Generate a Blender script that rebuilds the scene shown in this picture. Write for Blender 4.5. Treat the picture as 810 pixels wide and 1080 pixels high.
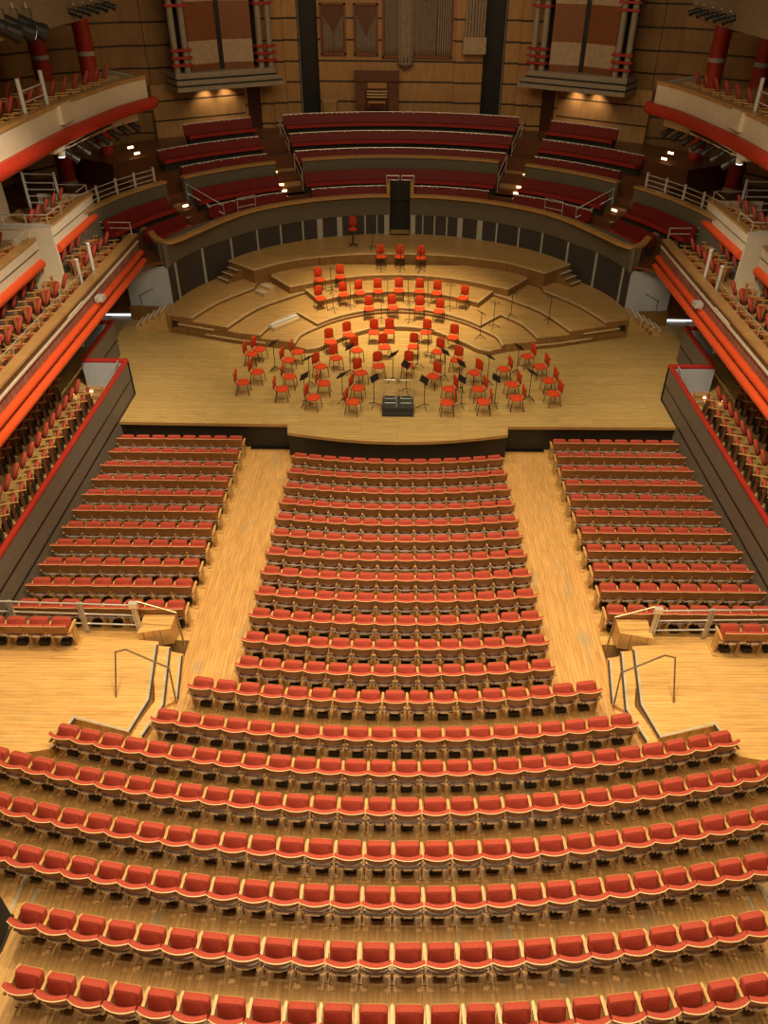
import bpy, bmesh, math, random
from mathutils import Vector, Matrix
random.seed(7)
D = bpy.data
for o in list(D.objects): D.objects.remove(o)
SC = bpy.context.scene
COL = SC.collection
R = math.radians
sin, cos, pi = math.sin, math.cos, math.pi

# ------------------------------------------------------------------ camera
CAMH = 14.4
cam_data = D.cameras.new('camera')
cam_data.sensor_fit = 'VERTICAL'; cam_data.sensor_height = 24.0
cam_data.lens = 811.0 / 1080.0 * 24.0
cam_data.shift_x = -13.5 / 1080.0
cam_data.clip_start = 0.1; cam_data.clip_end = 200
cam = D.objects.new('camera', cam_data); COL.objects.link(cam)
PITCH = math.atan2(605.0, 811.0)
cam.matrix_world = (Matrix.Translation((0, 0, CAMH)) @ Matrix.Rotation(pi / 2 - PITCH, 4, 'X')
                    @ Matrix.Rotation(R(0.6), 4, 'Z'))
SC.camera = cam

# ------------------------------------------------------------------ world, light, exposure
w = D.worlds.new('hall_air'); SC.world = w; w.use_nodes = True
w.node_tree.nodes['Background'].inputs[0].default_value = (1.0, 0.74, 0.46, 1)
w.node_tree.nodes['Background'].inputs[1].default_value = 0.06
SC.view_settings.view_transform = 'Standard'
SC.view_settings.look = 'None'
SC.view_settings.gamma = 1.0
SC.view_settings.exposure = 0.0
SC.view_settings.use_curve_mapping = False

WARM = (1.0, 0.74, 0.44)
def spot(name, loc, target, power, angle=60, radius=0.25, color=WARM, blend=0.6):
    l = D.lights.new(name, 'SPOT'); l.energy = power; l.spot_size = R(angle); l.spot_blend = blend
    l.shadow_soft_size = radius; l.color = color
    o = D.objects.new(name, l); COL.objects.link(o); o.location = loc
    d = Vector(target) - Vector(loc)
    o.rotation_euler = d.to_track_quat('-Z', 'Y').to_euler()
    return o
def area(name, loc, target, power, sx, sy, color=WARM):
    l = D.lights.new(name, 'AREA'); l.energy = power; l.shape = 'RECTANGLE'; l.size = sx; l.size_y = sy; l.color = color
    o = D.objects.new(name, l); COL.objects.link(o); o.location = loc
    d = Vector(target) - Vector(loc)
    o.rotation_euler = d.to_track_quat('-Z', 'Y').to_euler()
    return o
# ceiling downlights over the stalls (ahead of the seats they light, as in the hall)
GOLD = (1.0, 0.755, 0.42)
for x in (-5.5, 0, 5.5):
    spot('stalls_downlight', (x, 11.5, 20), (x * 1.1, 7.5, 0), 4700, 84, 0.12, GOLD)
for x in (-7, -2.5, 2.5, 7):
    spot('stalls_downlight', (x, 17.0, 20), (x, 15.0, 0), 1150, 66, 0.3, GOLD)
# broad overhead fill added to lift the shadows between the seat rows
area('stalls_fill', (0, 6, 20), (0, 6, 0), 3300, 14, 9, GOLD)
area('stalls_fill', (0, 15, 20), (0, 14.5, 0), 1150, 14, 6, GOLD)
for x in (-4, 4):
    spot('stage_downlight', (x, 25.5, 19.5), (x * .6, 25.3, 1), 2900, 56, 0.2, (1.0, 0.79, 0.44))
spot('riser_downlight', (0, 29.5, 19.5), (0, 32.0, 1.5), 19000, 36, 0.2, (1.0, 0.72, 0.33), 1.0)
spot('riser_downlight', (-3, 29.0, 19.5), (-3.6, 30.8, 1.5), 4500, 38, 0.2, (1.0, 0.72, 0.36), .9)
# side fill spots added to brighten the galleries; the second hangs in mid-air
for s in (-1, 1):
    k = 1.0 if s < 0 else 0.55
    spot('gallery_fill', (s * 3.0, 17, 18.5), (s * 11.4, 22.5, 3.6), 10500 * k, 42, 0.25, (1.0, 0.76, 0.48), .9)
    spot('gallery_fill', (s * 5.0, 25, 10.5), (s * 13, 29.3, 5.6), 2600 * k, 36, 0.2, (1.0, 0.78, 0.52), .9)
area('choir_glow', (0, 33, 17), (0, 46, 9.0), 400, 10, 3, (1.0, 0.66, 0.34))
for s in (-1, 1):
    for (x, y) in ((8.82, 43.95), (9.72, 43.33)):
        spot('wall_washer', (s * (x - .1), y - .2, 8.42), (s * (x + .12), y + .1, 7.3), 75, 105, 0.06, (1.0, 0.68, 0.34), 1.0)

# ------------------------------------------------------------------ materials
MATS = {}
def nodemat(name, rough=0.6, metal=0.0, spec=0.5):
    m = D.materials.new(name); m.use_nodes = True
    nt = m.node_tree; b = nt.nodes['Principled BSDF']
    b.inputs['Roughness'].default_value = rough; b.inputs['Metallic'].default_value = metal
    b.inputs['Specular IOR Level'].default_value = spec
    MATS[name] = m
    return m, nt, b
def N(nt, t, **kw):
    n = nt.nodes.new(t)
    for k, v in kw.items(): setattr(n, k, v)
    return n
def ramp(nt, fac, stops):
    r = N(nt, 'ShaderNodeValToRGB'); el = r.color_ramp.elements
    el[0].position, el[0].color = stops[0][0], (*stops[0][1], 1)
    el[1].position, el[1].color = stops[-1][0], (*stops[-1][1], 1)
    for p, c in stops[1:-1]:
        e = el.new(p); e.color = (*c, 1)
    nt.links.new(fac, r.inputs[0]); return r.outputs[0]
def math_(nt, op, a, b=None):
    n = N(nt, 'ShaderNodeMath', operation=op)
    for i, v in enumerate((a, b)):
        if v is None: continue
        if isinstance(v, (int, float)): n.inputs[i].default_value = v
        else: nt.links.new(v, n.inputs[i])
    return n.outputs[0]
def mix(nt, fac, a, b, mode='MIX'):
    n = N(nt, 'ShaderNodeMix', data_type='RGBA', blend_type=mode)
    for i, v in ((0, fac), (6, a), (7, b)):
        if isinstance(v, tuple): n.inputs[i].default_value = (*v, 1)
        elif isinstance(v, (int, float)): n.inputs[i].default_value = v
        else: nt.links.new(v, n.inputs[i])
    return n.outputs[2]
def coords(nt, scale=(1, 1, 1), rot=0):
    tc = N(nt, 'ShaderNodeTexCoord'); mp = N(nt, 'ShaderNodeMapping')
    mp.inputs['Scale'].default_value = scale; mp.inputs['Rotation'].default_value = (0, 0, rot)
    nt.links.new(tc.outputs['Object'], mp.inputs[0]); return mp.outputs[0]
def noise(nt, vec, scale, detail=3):
    n = N(nt, 'ShaderNodeTexNoise'); n.inputs['Scale'].default_value = scale; n.inputs['Detail'].default_value = detail
    nt.links.new(vec, n.inputs['Vector']); return n.outputs['Fac']

def simple(name, col, rough=0.6, metal=0.0, var=0.12, scale=6, spec=0.5):
    m, nt, b = nodemat(name, rough, metal, spec)
    f = noise(nt, coords(nt), scale)
    lo = tuple(c * (1 - var) for c in col); hi = tuple(min(1, c * (1 + var)) for c in col)
    nt.links.new(ramp(nt, f, [(0.3, lo), (0.7, hi)]), b.inputs['Base Color'])
    return m
def planks(name, c1, c2, gap, length, width, along='y', rough=0.42, stain=0.0, gapcol=None, stain_col=(0.34, 0.31, 0.24)):
    m, nt, b = nodemat(name, rough)
    v = coords(nt, rot=(pi / 2 if along == 'y' else 0))
    br = N(nt, 'ShaderNodeTexBrick'); br.offset = 0.37; br.offset_frequency = 2
    nt.links.new(v, br.inputs['Vector'])
    br.inputs['Scale'].default_value = 1.0
    br.inputs['Color1'].default_value = (*c1, 1); br.inputs['Color2'].default_value = (*c2, 1)
    br.inputs['Mortar'].default_value = (*(gapcol or tuple(c * .45 for c in c1)), 1)
    br.inputs['Mortar Size'].default_value = gap; br.inputs['Bias'].default_value = 0
    br.inputs['Brick Width'].default_value = length; br.inputs['Row Height'].default_value = width
    v2 = coords(nt, scale=((9, 0.8, 1) if along == 'y' else (0.8, 9, 1)))
    f = noise(nt, v2, 2.2, 5)
    g = ramp(nt, f, [(0.25, (0.72, 0.70, 0.66)), (0.75, (1.15, 1.12, 1.08))])
    c = mix(nt, 1.0, br.outputs['Color'], g, 'MULTIPLY')
    if stain:
        f2 = noise(nt, coords(nt, scale=((1.6, 0.6, 1) if along == 'y' else (0.7, 1.6, 1))), 1.3, 6)
        s = ramp(nt, f2, [(0.60, (0, 0, 0)), (0.74, (stain, stain, stain))])
        c = mix(nt, s, c, stain_col)
    nt.links.new(c, b.inputs['Base Color'])
    return m

planks('stalls_oak', (0.58, 0.335, 0.125), (0.66, 0.395, 0.155), 0.003, 2.2, 0.09, 'y', 0.38, 0.75, None, (0.36, 0.31, 0.21))
planks('row_oak', (0.56, 0.335, 0.125), (0.64, 0.39, 0.155), 0.003, 1.6, 0.10, 'y', 0.45, 0.8, None, (0.36, 0.34, 0.26))
planks('platform_oak', (0.66, 0.40, 0.15), (0.74, 0.46, 0.18), 0.003, 2.4, 0.09, 'x', 0.36, 0.45, None, (0.44, 0.39, 0.27))
planks('stage_boards', (0.46, 0.33, 0.135), (0.54, 0.39, 0.165), 0.006, 3.4, 0.14, 'x', 0.42, 0.25)
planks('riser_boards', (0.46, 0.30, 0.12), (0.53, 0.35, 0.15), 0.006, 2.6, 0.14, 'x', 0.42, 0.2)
planks('riser_face', (0.23, 0.125, 0.045), (0.27, 0.15, 0.055), 0.004, 1.2, 3, 'x', 0.5)  # face colour darkened to carry the shadow on the riser fronts
planks('gallery_boards', (0.50, 0.32, 0.13), (0.56, 0.37, 0.15), 0.004, 1.8, 0.10, 'y', 0.45)
simple('cap_wood', (0.42, 0.25, 0.095), 0.35, scale=3)
simple('edge_wood', (0.55, 0.42, 0.25), 0.4)
simple('dark_wood', (0.13, 0.05, 0.022), 0.35)
simple('seat_wood', (0.40, 0.225, 0.09), 0.38, scale=9)
simple('seat_back_wood', (0.33, 0.15, 0.048), 0.4, scale=9)
simple('rim_wood', (0.66, 0.46, 0.25), 0.4)
simple('arm_wood', (0.56, 0.33, 0.12), 0.35, scale=9)
simple('seat_red', (0.40, 0.066, 0.044), 0.85, scale=30, spec=0.25)
simple('chair_red', (0.58, 0.06, 0.016), 0.8, scale=30, spec=0.25)
simple('bench_red', (0.155, 0.006, 0.006), 0.6, scale=4)
simple('bench_edge_red', (0.30, 0.020, 0.016), 0.5, scale=4)
simple('tube_red', (0.74, 0.10, 0.03), 0.34, scale=3, var=0.05)
simple('cap_red', (0.36, 0.030, 0.022), 0.25, scale=3, var=0.08)
simple('column_red', (0.38, 0.028, 0.012), 0.5)
simple('white_paint', (0.62, 0.57, 0.47), 0.6, var=0.05)
simple('cool_white', (0.44, 0.50, 0.62), 0.6, var=0.04)
simple('post_white', (0.52, 0.53, 0.52), 0.4, var=0.04)
simple('grey_band', (0.115, 0.105, 0.08), 0.7, var=0.08)
simple('panel_grey', (0.045, 0.042, 0.042), 0.55)
simple('white_strip', (0.42, 0.42, 0.40), 0.5, var=0.04)
simple('black', (0.012, 0.012, 0.013), 0.45, scale=12)
simple('black_soft', (0.020, 0.018, 0.017), 0.9)
simple('podium_black', (0.030, 0.036, 0.040), 0.6)
simple('white_tape', (0.6, 0.62, 0.65), 0.5)
simple('chair_chrome', (0.72, 0.70, 0.70), 0.25, 0.5, var=0.02)
simple('steel', (0.80, 0.80, 0.80), 0.35, 0.55, var=0.03)
simple('brushed', (0.62, 0.61, 0.60), 0.4, 0.5, var=0.05)
simple('bronze_rail', (0.36, 0.27, 0.18), 0.35, 0.7)
simple('nosing', (0.62, 0.54, 0.40), 0.35, 0.3)
simple('nosing_dark', (0.03, 0.028, 0.03), 0.6)
simple('pipe_tin', (0.55, 0.50, 0.42), 0.28, 0.6)
simple('tower_cream', (0.42, 0.33, 0.23), 0.6)
simple('tower_brown', (0.21, 0.075, 0.025), 0.5)
simple('tower_red', (0.36, 0.022, 0.016), 0.5)
simple('tower_grey', (0.30, 0.265, 0.215), 0.5)
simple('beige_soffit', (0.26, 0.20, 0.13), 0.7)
# wall of timber with thin dark shadow gaps at regular heights
def banded(name, col, z0=7.40, step=0.94, wband=0.085, dark=(0.02, 0.014, 0.01)):
    m, nt, b = nodemat(name, 0.45)
    tc = N(nt, 'ShaderNodeTexCoord'); sp = N(nt, 'ShaderNodeSeparateXYZ'); nt.links.new(tc.outputs['Object'], sp.inputs[0])
    z = math_(nt, 'MODULO', math_(nt, 'ADD', math_(nt, 'SUBTRACT', sp.outputs[2], z0 - wband / 2), step * 40), step)
    k = math_(nt, 'LESS_THAN', z, wband)
    f = noise(nt, coords(nt, scale=(2.5, 2.5, 0.5)), 2.0, 5)
    c = ramp(nt, f, [(0.3, tuple(a * .8 for a in col)), (0.7, tuple(a * 1.15 for a in col))])
    ck = noise(nt, coords(nt, scale=(.5, .5, 0.9)), 1.1, 0)
    c = mix(nt, math_(nt, 'MULTIPLY', ck, 0.5), c, tuple(a * .7 for a in col))
    nt.links.new(mix(nt, k, c, dark), b.inputs['Base Color'])
    return m
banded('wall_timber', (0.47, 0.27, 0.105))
banded('wall_timber_tower', (0.45, 0.27, 0.12), 7.02, 0.86, .07)
simple('door_wood', (0.06, 0.018, 0.010), 0.4)
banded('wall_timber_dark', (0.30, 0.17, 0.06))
# terrace front: grey brown fabric like cladding with small tiles
def tiles(name, c1, c2, w_, h_, gap):
    m, nt, b = nodemat(name, 0.7)
    tc = N(nt, 'ShaderNodeTexCoord'); sp = N(nt, 'ShaderNodeSeparateXYZ'); nt.links.new(tc.outputs['Object'], sp.inputs[0])
    cb = N(nt, 'ShaderNodeCombineXYZ'); nt.links.new(sp.outputs[1], cb.inputs[0]); nt.links.new(sp.outputs[2], cb.inputs[1])
    br = N(nt, 'ShaderNodeTexBrick'); nt.links.new(cb.outputs[0], br.inputs['Vector']); br.inputs['Scale'].default_value = 1
    br.inputs['Color1'].default_value = (*c1, 1); br.inputs['Color2'].default_value = (*c2, 1)
    br.inputs['Mortar'].default_value = (*tuple(a * .6 for a in c1), 1)
    br.inputs['Mortar Size'].default_value = gap; br.inputs['Brick Width'].default_value = w_; br.inputs['Row Height'].default_value = h_
    nt.links.new(br.outputs['Color'], b.inputs['Base Color'])
tiles('terrace_cladding', (0.155, 0.135, 0.112), (0.185, 0.16, 0.13), 0.18, 0.06, 0.006)
tiles('frieze', (0.26, 0.12, 0.09), (0.34, 0.16, 0.12), 0.30, 0.6, 0.022)
def emis(name, col, strength):
    m, nt, b = nodemat(name, 0.5)
    b.inputs['Base Color'].default_value = (*col, 1)
    b.inputs['Emission Color'].default_value = (*col, 1); b.inputs['Emission Strength'].default_value = strength
emis('step_glow', (1.0, 0.62, 0.28), 6.0)
emis('cool_glow', (0.75, 0.88, 1.0), 1.6)
emis('lamp_lens', (0.85, 0.95, 1.0), 2.2)

# ------------------------------------------------------------------ mesh builder
class MB:
    def __init__(s): s.v = []; s.f = []
    def add(s, vs, fs, M=None):
        n = len(s.v)
        for p in vs:
            p = Vector(p)
            if M is not None: p = M @ p
            s.v.append(p)
        for f in fs: s.f.append([i + n for i in f])
        return s
    def box(s, x0, x1, y0, y1, z0, z1, M=None):
        vs = [(x, y, z) for z in (z0, z1) for x, y in ((x0, y0), (x1, y0), (x1, y1), (x0, y1))]
        return s.add(vs, [(3, 2, 1, 0), (4, 5, 6, 7), (0, 1, 5, 4), (1, 2, 6, 5), (2, 3, 7, 6), (3, 0, 4, 7)], M)
    def prism(s, poly, z0, z1, M=None):
        n = len(poly)
        vs = [(*p[:2], z0) for p in poly] + [(*p[:2], z1) for p in poly]
        fs = [tuple(range(n))[::-1], tuple(range(n, 2 * n))] + [(i, (i + 1) % n, n + (i + 1) % n, n + i) for i in range(n)]
        return s.add(vs, fs, M)
    def slab(s, outline, layers, M=None):
        """outline of (x,y); layers of (z, scale) about the outline centre"""
        cx = sum(p[0] for p in outline) / len(outline); cy = sum(p[1] for p in outline) / len(outline)
        n = len(outline); vs = []; fs = []
        for z, k in layers:
            for x, y in outline:
                kx = k if isinstance(k, (int, float)) else k[0]; ky = k if isinstance(k, (int, float)) else k[1]
                vs.append((cx + (x - cx) * kx, cy + (y - cy) * ky, z))
        L = len(layers)
        for j in range(L - 1):
            for i in range(n):
                fs.append((j * n + i, j * n + (i + 1) % n, (j + 1) * n + (i + 1) % n, (j + 1) * n + i))
        fs.append(tuple(range(n))[::-1]); fs.append(tuple(range((L - 1) * n, L * n)))
        return s.add(vs, fs, M)
    def tube(s, pts, r, n=8, M=None):
        pts = [Vector(p) for p in pts]; vs = []; fs = []
        rr = r if isinstance(r, (list, tuple)) else [r] * len(pts)
        up = None
        for i, p in enumerate(pts):
            if i == 0: t = pts[1] - p
            elif i == len(pts) - 1: t = p - pts[i - 1]
            else: t = (pts[i + 1] - p).normalized() + (p - pts[i - 1]).normalized()
            t.normalize()
            if up is None:
                up = Vector((0, 0, 1)) if abs(t.z) < 0.9 else Vector((1, 0, 0))
            a = t.cross(up)
            if a.length < 1e-4: a = t.cross(Vector((0, 1, 0)))
            a.normalize(); b = a.cross(t).normalized(); up = b
            for k in range(n):
                an = 2 * pi * k / n
                vs.append(p + (a * cos(an) + b * sin(an)) * rr[i])
        for i in range(len(pts) - 1):
            for k in range(n):
                fs.append((i * n + k, i * n + (k + 1) % n, (i + 1) * n + (k + 1) % n, (i + 1) * n + k))
        fs.append(tuple(range(n))[::-1]); m = (len(pts) - 1) * n; fs.append(tuple(range(m, m + n)))
        return s.add(vs, fs, M)
    def sweep(s, path, prof, M=None):
        """closed profile of (offset to the right of the path, z) along a plan path"""
        P = [Vector((p[0], p[1])) for p in path]; n = len(prof); vs = []; fs = []
        for i, p in enumerate(P):
            if i == 0: t = P[1] - p
            elif i == len(P) - 1: t = p - P[i - 1]
            else: t = (P[i + 1] - p).normalized() + (p - P[i - 1]).normalized()
            t.normalize(); nr = Vector((t.y, -t.x))
            k = 1.0
            if 0 < i < len(P) - 1:
                t2 = (P[i + 1] - p).normalized(); k = 1 / max(.5, abs(t.dot(t2)))
            for o, z in prof:
                q = p + nr * o * k; vs.append((q.x, q.y, z))
        for i in range(len(P) - 1):
            for j in range(n):
                fs.append((i * n + j, i * n + (j + 1) % n, (i + 1) * n + (j + 1) % n, (i + 1) * n + j))
        fs.append(tuple(range(n))[::-1]); m = (len(P) - 1) * n; fs.append(tuple(range(m, m + n)))
        return s.add(vs, fs, M)
    def lathe(s, prof, n=14, M=None):
        vs = []; fs = []; L = len(prof)
        for r, z in prof:
            for k in range(n): vs.append((r * cos(2 * pi * k / n), r * sin(2 * pi * k / n), z))
        for i in range(L - 1):
            for k in range(n): fs.append((i * n + k, i * n + (k + 1) % n, (i + 1) * n + (k + 1) % n, (i + 1) * n + k))
        fs.append(tuple(range(n))[::-1]); fs.append(tuple(range((L - 1) * n, L * n)))
        return s.add(vs, fs, M)
    def merge(s, o, M=None): return s.add(o.v, o.f, M)
    def mesh(s, name, mat, smooth=False):
        me = D.meshes.new(name); me.from_pydata([tuple(v) for v in s.v], [], s.f)
        bm = bmesh.new(); bm.from_mesh(me); bmesh.ops.recalc_face_normals(bm, faces=bm.faces); bm.to_mesh(me); bm.free()
        me.materials.append(MATS[mat])
        if smooth:
            for p in me.polygons: p.use_smooth = True
            try: me.set_sharp_from_angle(angle=R(38))
            except Exception: pass
        return me
    def build(s, name, mat, parent=None, smooth=False):
        o = D.objects.new(name, s.mesh(name, mat, smooth)); COL.objects.link(o)
        if parent: o.parent = parent
        return o
def box(*a, **k): return MB().box(*a, **k)

def tag(o, label=None, cat=None, group=None, kind=None):
    if label: o['label'] = label
    if cat: o['category'] = cat
    if group: o['group'] = group
    if kind: o['kind'] = kind
    return o
def empty(name, loc=(0, 0, 0), rz=0):
    o = D.objects.new(name, None); COL.objects.link(o); o.location = loc; o.rotation_euler = (0, 0, rz)
    o.empty_display_size = .2
    return o
def struct(name, mb, mat, label=None, smooth=False, parent=None):
    o = mb.build(name, mat, parent, smooth)
    if parent is None: o['kind'] = 'structure'
    if label: o['label'] = label
    return o
def sempty(name, label=None):
    o = empty(name); o['kind'] = 'structure'
    if label: o['label'] = label
    return o
def part(name, me, parent, loc=(0, 0, 0), rot=(0, 0, 0)):
    o = D.objects.new(name, me); COL.objects.link(o); o.parent = parent; o.location = loc; o.rotation_euler = rot
    return o
ONES = ['', 'first', 'second', 'third', 'fourth', 'fifth', 'sixth', 'seventh', 'eighth', 'ninth', 'tenth', 'eleventh',
        'twelfth', 'thirteenth', 'fourteenth', 'fifteenth', 'sixteenth', 'seventeenth', 'eighteenth', 'nineteenth']
def ordi(n):
    if n < 20: return ONES[n]
    t, o = divmod(n, 10); T = {2: 'twent', 3: 'thirt', 4: 'fort', 5: 'fift'}[t]
    return T + 'ieth' if o == 0 else T + 'y-' + ONES[o]
def proj(p):
    q = cam.matrix_world.inverted() @ Vector(p)
    return (405 + 13.5 + 811 * q.x / -q.z, 540 - 811 * q.y / -q.z, -q.z)
def mir(pts, s): return [(p[0] * -s, *p[1:]) for p in pts]   # left-hand data to side s (s=-1 keeps it)
def arc(r, a0, a1, n, cx=0, cy=29.0):
    """a measured from straight back (+y), positive to the right, degrees"""
    return [(cx + r * sin(R(a0 + (a1 - a0) * i / n)), cy + r * cos(R(a0 + (a1 - a0) * i / n))) for i in range(n + 1)]
def smoothpath(pts, k=4):
    out = []
    P = [Vector(p) for p in pts]
    for i in range(len(P) - 1):
        p0 = P[max(i - 1, 0)]; p1 = P[i]; p2 = P[i + 1]; p3 = P[min(i + 2, len(P) - 1)]
        for j in range(k):
            t = j / k
            out.append(0.5 * ((2 * p1) + (-p0 + p2) * t + (2 * p0 - 5 * p1 + 4 * p2 - p3) * t * t + (-p0 + 3 * p1 - 3 * p2 + p3) * t ** 3))
    out.append(P[-1]); return [tuple(p) for p in out]

# ================================================================== THE SHELL
def F(y): return max(0.0, 0.037 * (21 - y))
# raked stalls floor
def rake(x0, x1, y0, y1, mb=None, drop=0.5, dz=0.0):
    mb = mb or MB()
    ys = [y0, y1] if y1 <= 21 or y0 >= 21 else [y0, 21, y1]
    for a, b in zip(ys[:-1], ys[1:]):
        vs = [(x0, a, F(a) + dz), (x1, a, F(a) + dz), (x1, b, F(b) + dz), (x0, b, F(b) + dz)]
        vs += [(p[0], p[1], -drop) for p in vs]
        mb.add(vs, [(0, 1, 2, 3), (7, 6, 5, 4), (0, 4, 5, 1), (1, 5, 6, 2), (2, 6, 7, 3), (3, 7, 4, 0)])
    return mb
struct('floor', rake(-5.15, 5.15, 11.7, 22.9), 'stalls_oak', 'honey oak boards of the central stalls floor and its two aisles')
rows_floor = rake(-10.4, 10.4, -3, 11.7)
struct('floor_rear_stalls', rows_floor, 'row_oak', 'worn oak floor beneath the wide curved rows')
for s, nm in ((-1, 'left'), (1, 'right')):
    a, b = sorted((s * 5.15, s * 9.6))
    struct('floor_%s_stalls' % nm, rake(a, b, 13.45, 23.6, dz=0.02), 'platform_oak', 'oak floor beneath the %s block of straight rows' % nm)
    # raised cross-aisle platform with two lower steps towards the middle
    st = sempty('floor_%s_platform' % nm, 'raised oak platform of the %s cross aisle with metal edged steps' % nm)
    edge = [(-10.4, 13.45), (-5.73, 13.0), (-5.49, 11.24), (-5.68, 10.34), (-7.02, 10.70), (-7.22, 9.9), (-10.4, 9.3)]
    struct('platform_deck', MB().prism(mir(edge, s), 0.1, 0.72), 'platform_oak', parent=st)
    e2 = [(-5.9, 13.2), (-5.55, 13.1), (-5.22, 11.25), (-5.42, 10.35), (-7.05, 10.4), (-7.0, 10.7), (-5.68, 10.34), (-5.49, 11.24), (-5.73, 13.0)]
    struct('step', MB().prism(mir([(-5.9, 13.0), (-5.45, 12.95), (-5.18, 11.2), (-5.44, 10.3), (-5.75, 10.3), (-5.4, 11.3)], s), 0.1, 0.59), 'platform_oak', parent=st)
    struct('step', MB().prism(mir([(-5.6, 12.95), (-5.14, 12.85), (-4.96, 11.45), (-5.25, 11.25)], s), 0.1, 0.46), 'platform_oak', parent=st)
    def nose(pts, z, nme='step_nosing'):
        P = mir(pts, s)
        struct(nme, MB().sweep(P, [(-.028, z - .02), (.028, z - .02), (.028, z + .012), (-.028, z + .012)]), 'nosing', parent=st)
        Q = [(p[0] - s * 0.048, p[1] - .01) for p in P]
        struct('nosing_shadow_strip', MB().sweep(Q, [(-.018, z - .03), (.018, z - .03), (.018, z + .006), (-.018, z + .006)]), 'nosing_dark', parent=st)
    nose([(-5.78, 12.9), (-5.53, 11.24), (-5.72, 10.38), (-7.0, 10.74), (-7.2, 9.95)], .72)
    nose([(-5.5, 12.93), (-5.22, 11.2), (-5.47, 10.35)], .59)
    nose([(-5.2, 12.8), (-5.0, 11.5)], .46)
    # short stairs at the ends of the lowest rows
    for k, (xx, yy, xb, yb) in enumerate([(-6.72, 7.35, -6.78, 6.6), (-6.42, 7.05, -6.5, 6.35), (-5.95, 6.2, -6.05, 5.55)]):
        z = F(7) + .012
        struct('row_end_nosing', MB().sweep(mir([(xx, yy), (xb, yb)], s), [(-.035, z - .03), (.035, z - .03), (.035, z + .014), (-.035, z + .014)]), 'nosing', parent=st)

# stage platform
stage_poly = [(-9.56, 22.98), (-3.78, 22.92), (-3.72, 22.38)] + [(x, 21.86 + .56 * (x / 3.7) ** 2) for x in (-2.8, -1.9, -1, 0, 1, 1.9, 2.8)] + [(3.72, 22.38), (3.78, 22.92), (9.56, 22.98), (9.56, 25.02), (11.08, 25.02), (11.08, 28.35), (12.6, 28.35), (12.6, 33), (9.7, 33), (9.7, 31.0)] 
stage_poly += [(8, 36.2), (5, 38.8), (0, 40), (-5, 38.8), (-8, 36.2), (-9.7, 31.0), (-9.7, 33), (-12.6, 33), (-12.6, 28.35), (-11.08, 28.35), (-11.08, 25.02), (-9.56, 25.02)]
st = sempty('floor_stage', 'stage platform of pale boards with a bowed front apron')
struct('stage_deck', MB().prism(stage_poly, 0.90, 1.0), 'stage_boards', parent=st)
fr = [(-9.56, 23.12), (-3.72, 23.06), (-3.66, 22.5)] + [(x, 21.98 + .56 * (x / 3.7) ** 2) for x in (-2.8, -1.9, -1, 0, 1, 1.9, 2.8)] + [(3.66, 22.5), (3.72, 23.06), (9.56, 23.12)]
struct('stage_front', MB().sweep(fr, [(0, -.3), (.05, -.3), (.05, .9), (0, .9)]), 'black', parent=st)
lip = [(p[0], p[1] - .12) for p in fr]
struct('stage_lip', MB().sweep(lip, [(-.01, .90), (.03, .90), (.03, 1.005), (-.01, 1.005)]), 'cap_wood', parent=st)

# ---- risers (left data mirrored)
risers = sempty('floor_risers', 'curved tiers of orchestra risers with wooden faces')
def sym(left):
    return left + [(-x, y) for x, y in reversed(left) if abs(x) > 1e-6]
def riser(name, left_front, back_y, z0, z1, extra_left=None):
    """left_front: outer end -> centre (0,y). Region behind it up to the stage wall."""
    front = sym(smoothpath(left_front, 4))
    return front
WALLC = smoothpath([(-9.62, 31.7), (-9.3, 33.0), (-8.7, 34.2), (-7.95, 35.3), (-7.1, 36.5), (-6.0, 37.55), (-4.25, 38.65), (-2.1, 39.4), (0, 39.62)], 4)
def wall_part(x_from):
    return [p for p in WALLC if p[0] > x_from]
FB = [(-11.1, 31.0), (-6.49, 29.37), (-4.37, 28.87), (-3.65, 28.5)]     # base line of the long front face
def fb_at(x):
    for (a, b), (c, d) in zip(FB[:-1], FB[1:]):
        if a <= x <= c: return (x, b + (d - b) * (x - a) / (c - a))
    return FB[0] if x < FB[0][0] else FB[-1]
E1 = [fb_at(-3.7), (-3.2, 28.72), (-2.68, 29.34), (-1.55, 30.41), (-.75, 30.78), (0, 30.88)]
ARC2 = [(-3.40, 30.4), (-2.85, 31.0), (-2.05, 31.6), (-1.0, 32.08), (0, 32.22)]
Acur = [fb_at(-4.15), (-4.0, 29.6), (-3.40, 30.4)]
Bcur = [fb_at(-5.62), (-5.17, 30.55), (-4.37, 31.59)]
Ccur = [fb_at(-7.0), (-6.1, 31.59), (-4.81, 33.05), (-4.25, 33.6)]
Dcur = [fb_at(-8.55), (-7.77, 31.92), (-6.49, 33.64)]
BACK = sym(WALLC)[::-1]
def slabpoly(left_front, out_from):
    """left_front polyline from the outer (front face) end to x=0; the outer boundary follows FB out to the wall"""
    outer = [fb_at(-9.55)] + [p for p in FB if -9.5 < p[0] < out_from]
    lf = outer + left_front
    full = sym(lf)
    back = [(-p[0], p[1]) for p in WALLC][:]          # right end -> centre
    back = back + [p for p in reversed(WALLC)][1:]
    return full + back
f1 = smoothpath(E1, 3)
f2a = smoothpath(Acur, 3) + smoothpath(ARC2, 3)[1:]
f2 = smoothpath(Bcur, 3) + [ARC2[0]] + smoothpath(ARC2, 3)[1:]
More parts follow.
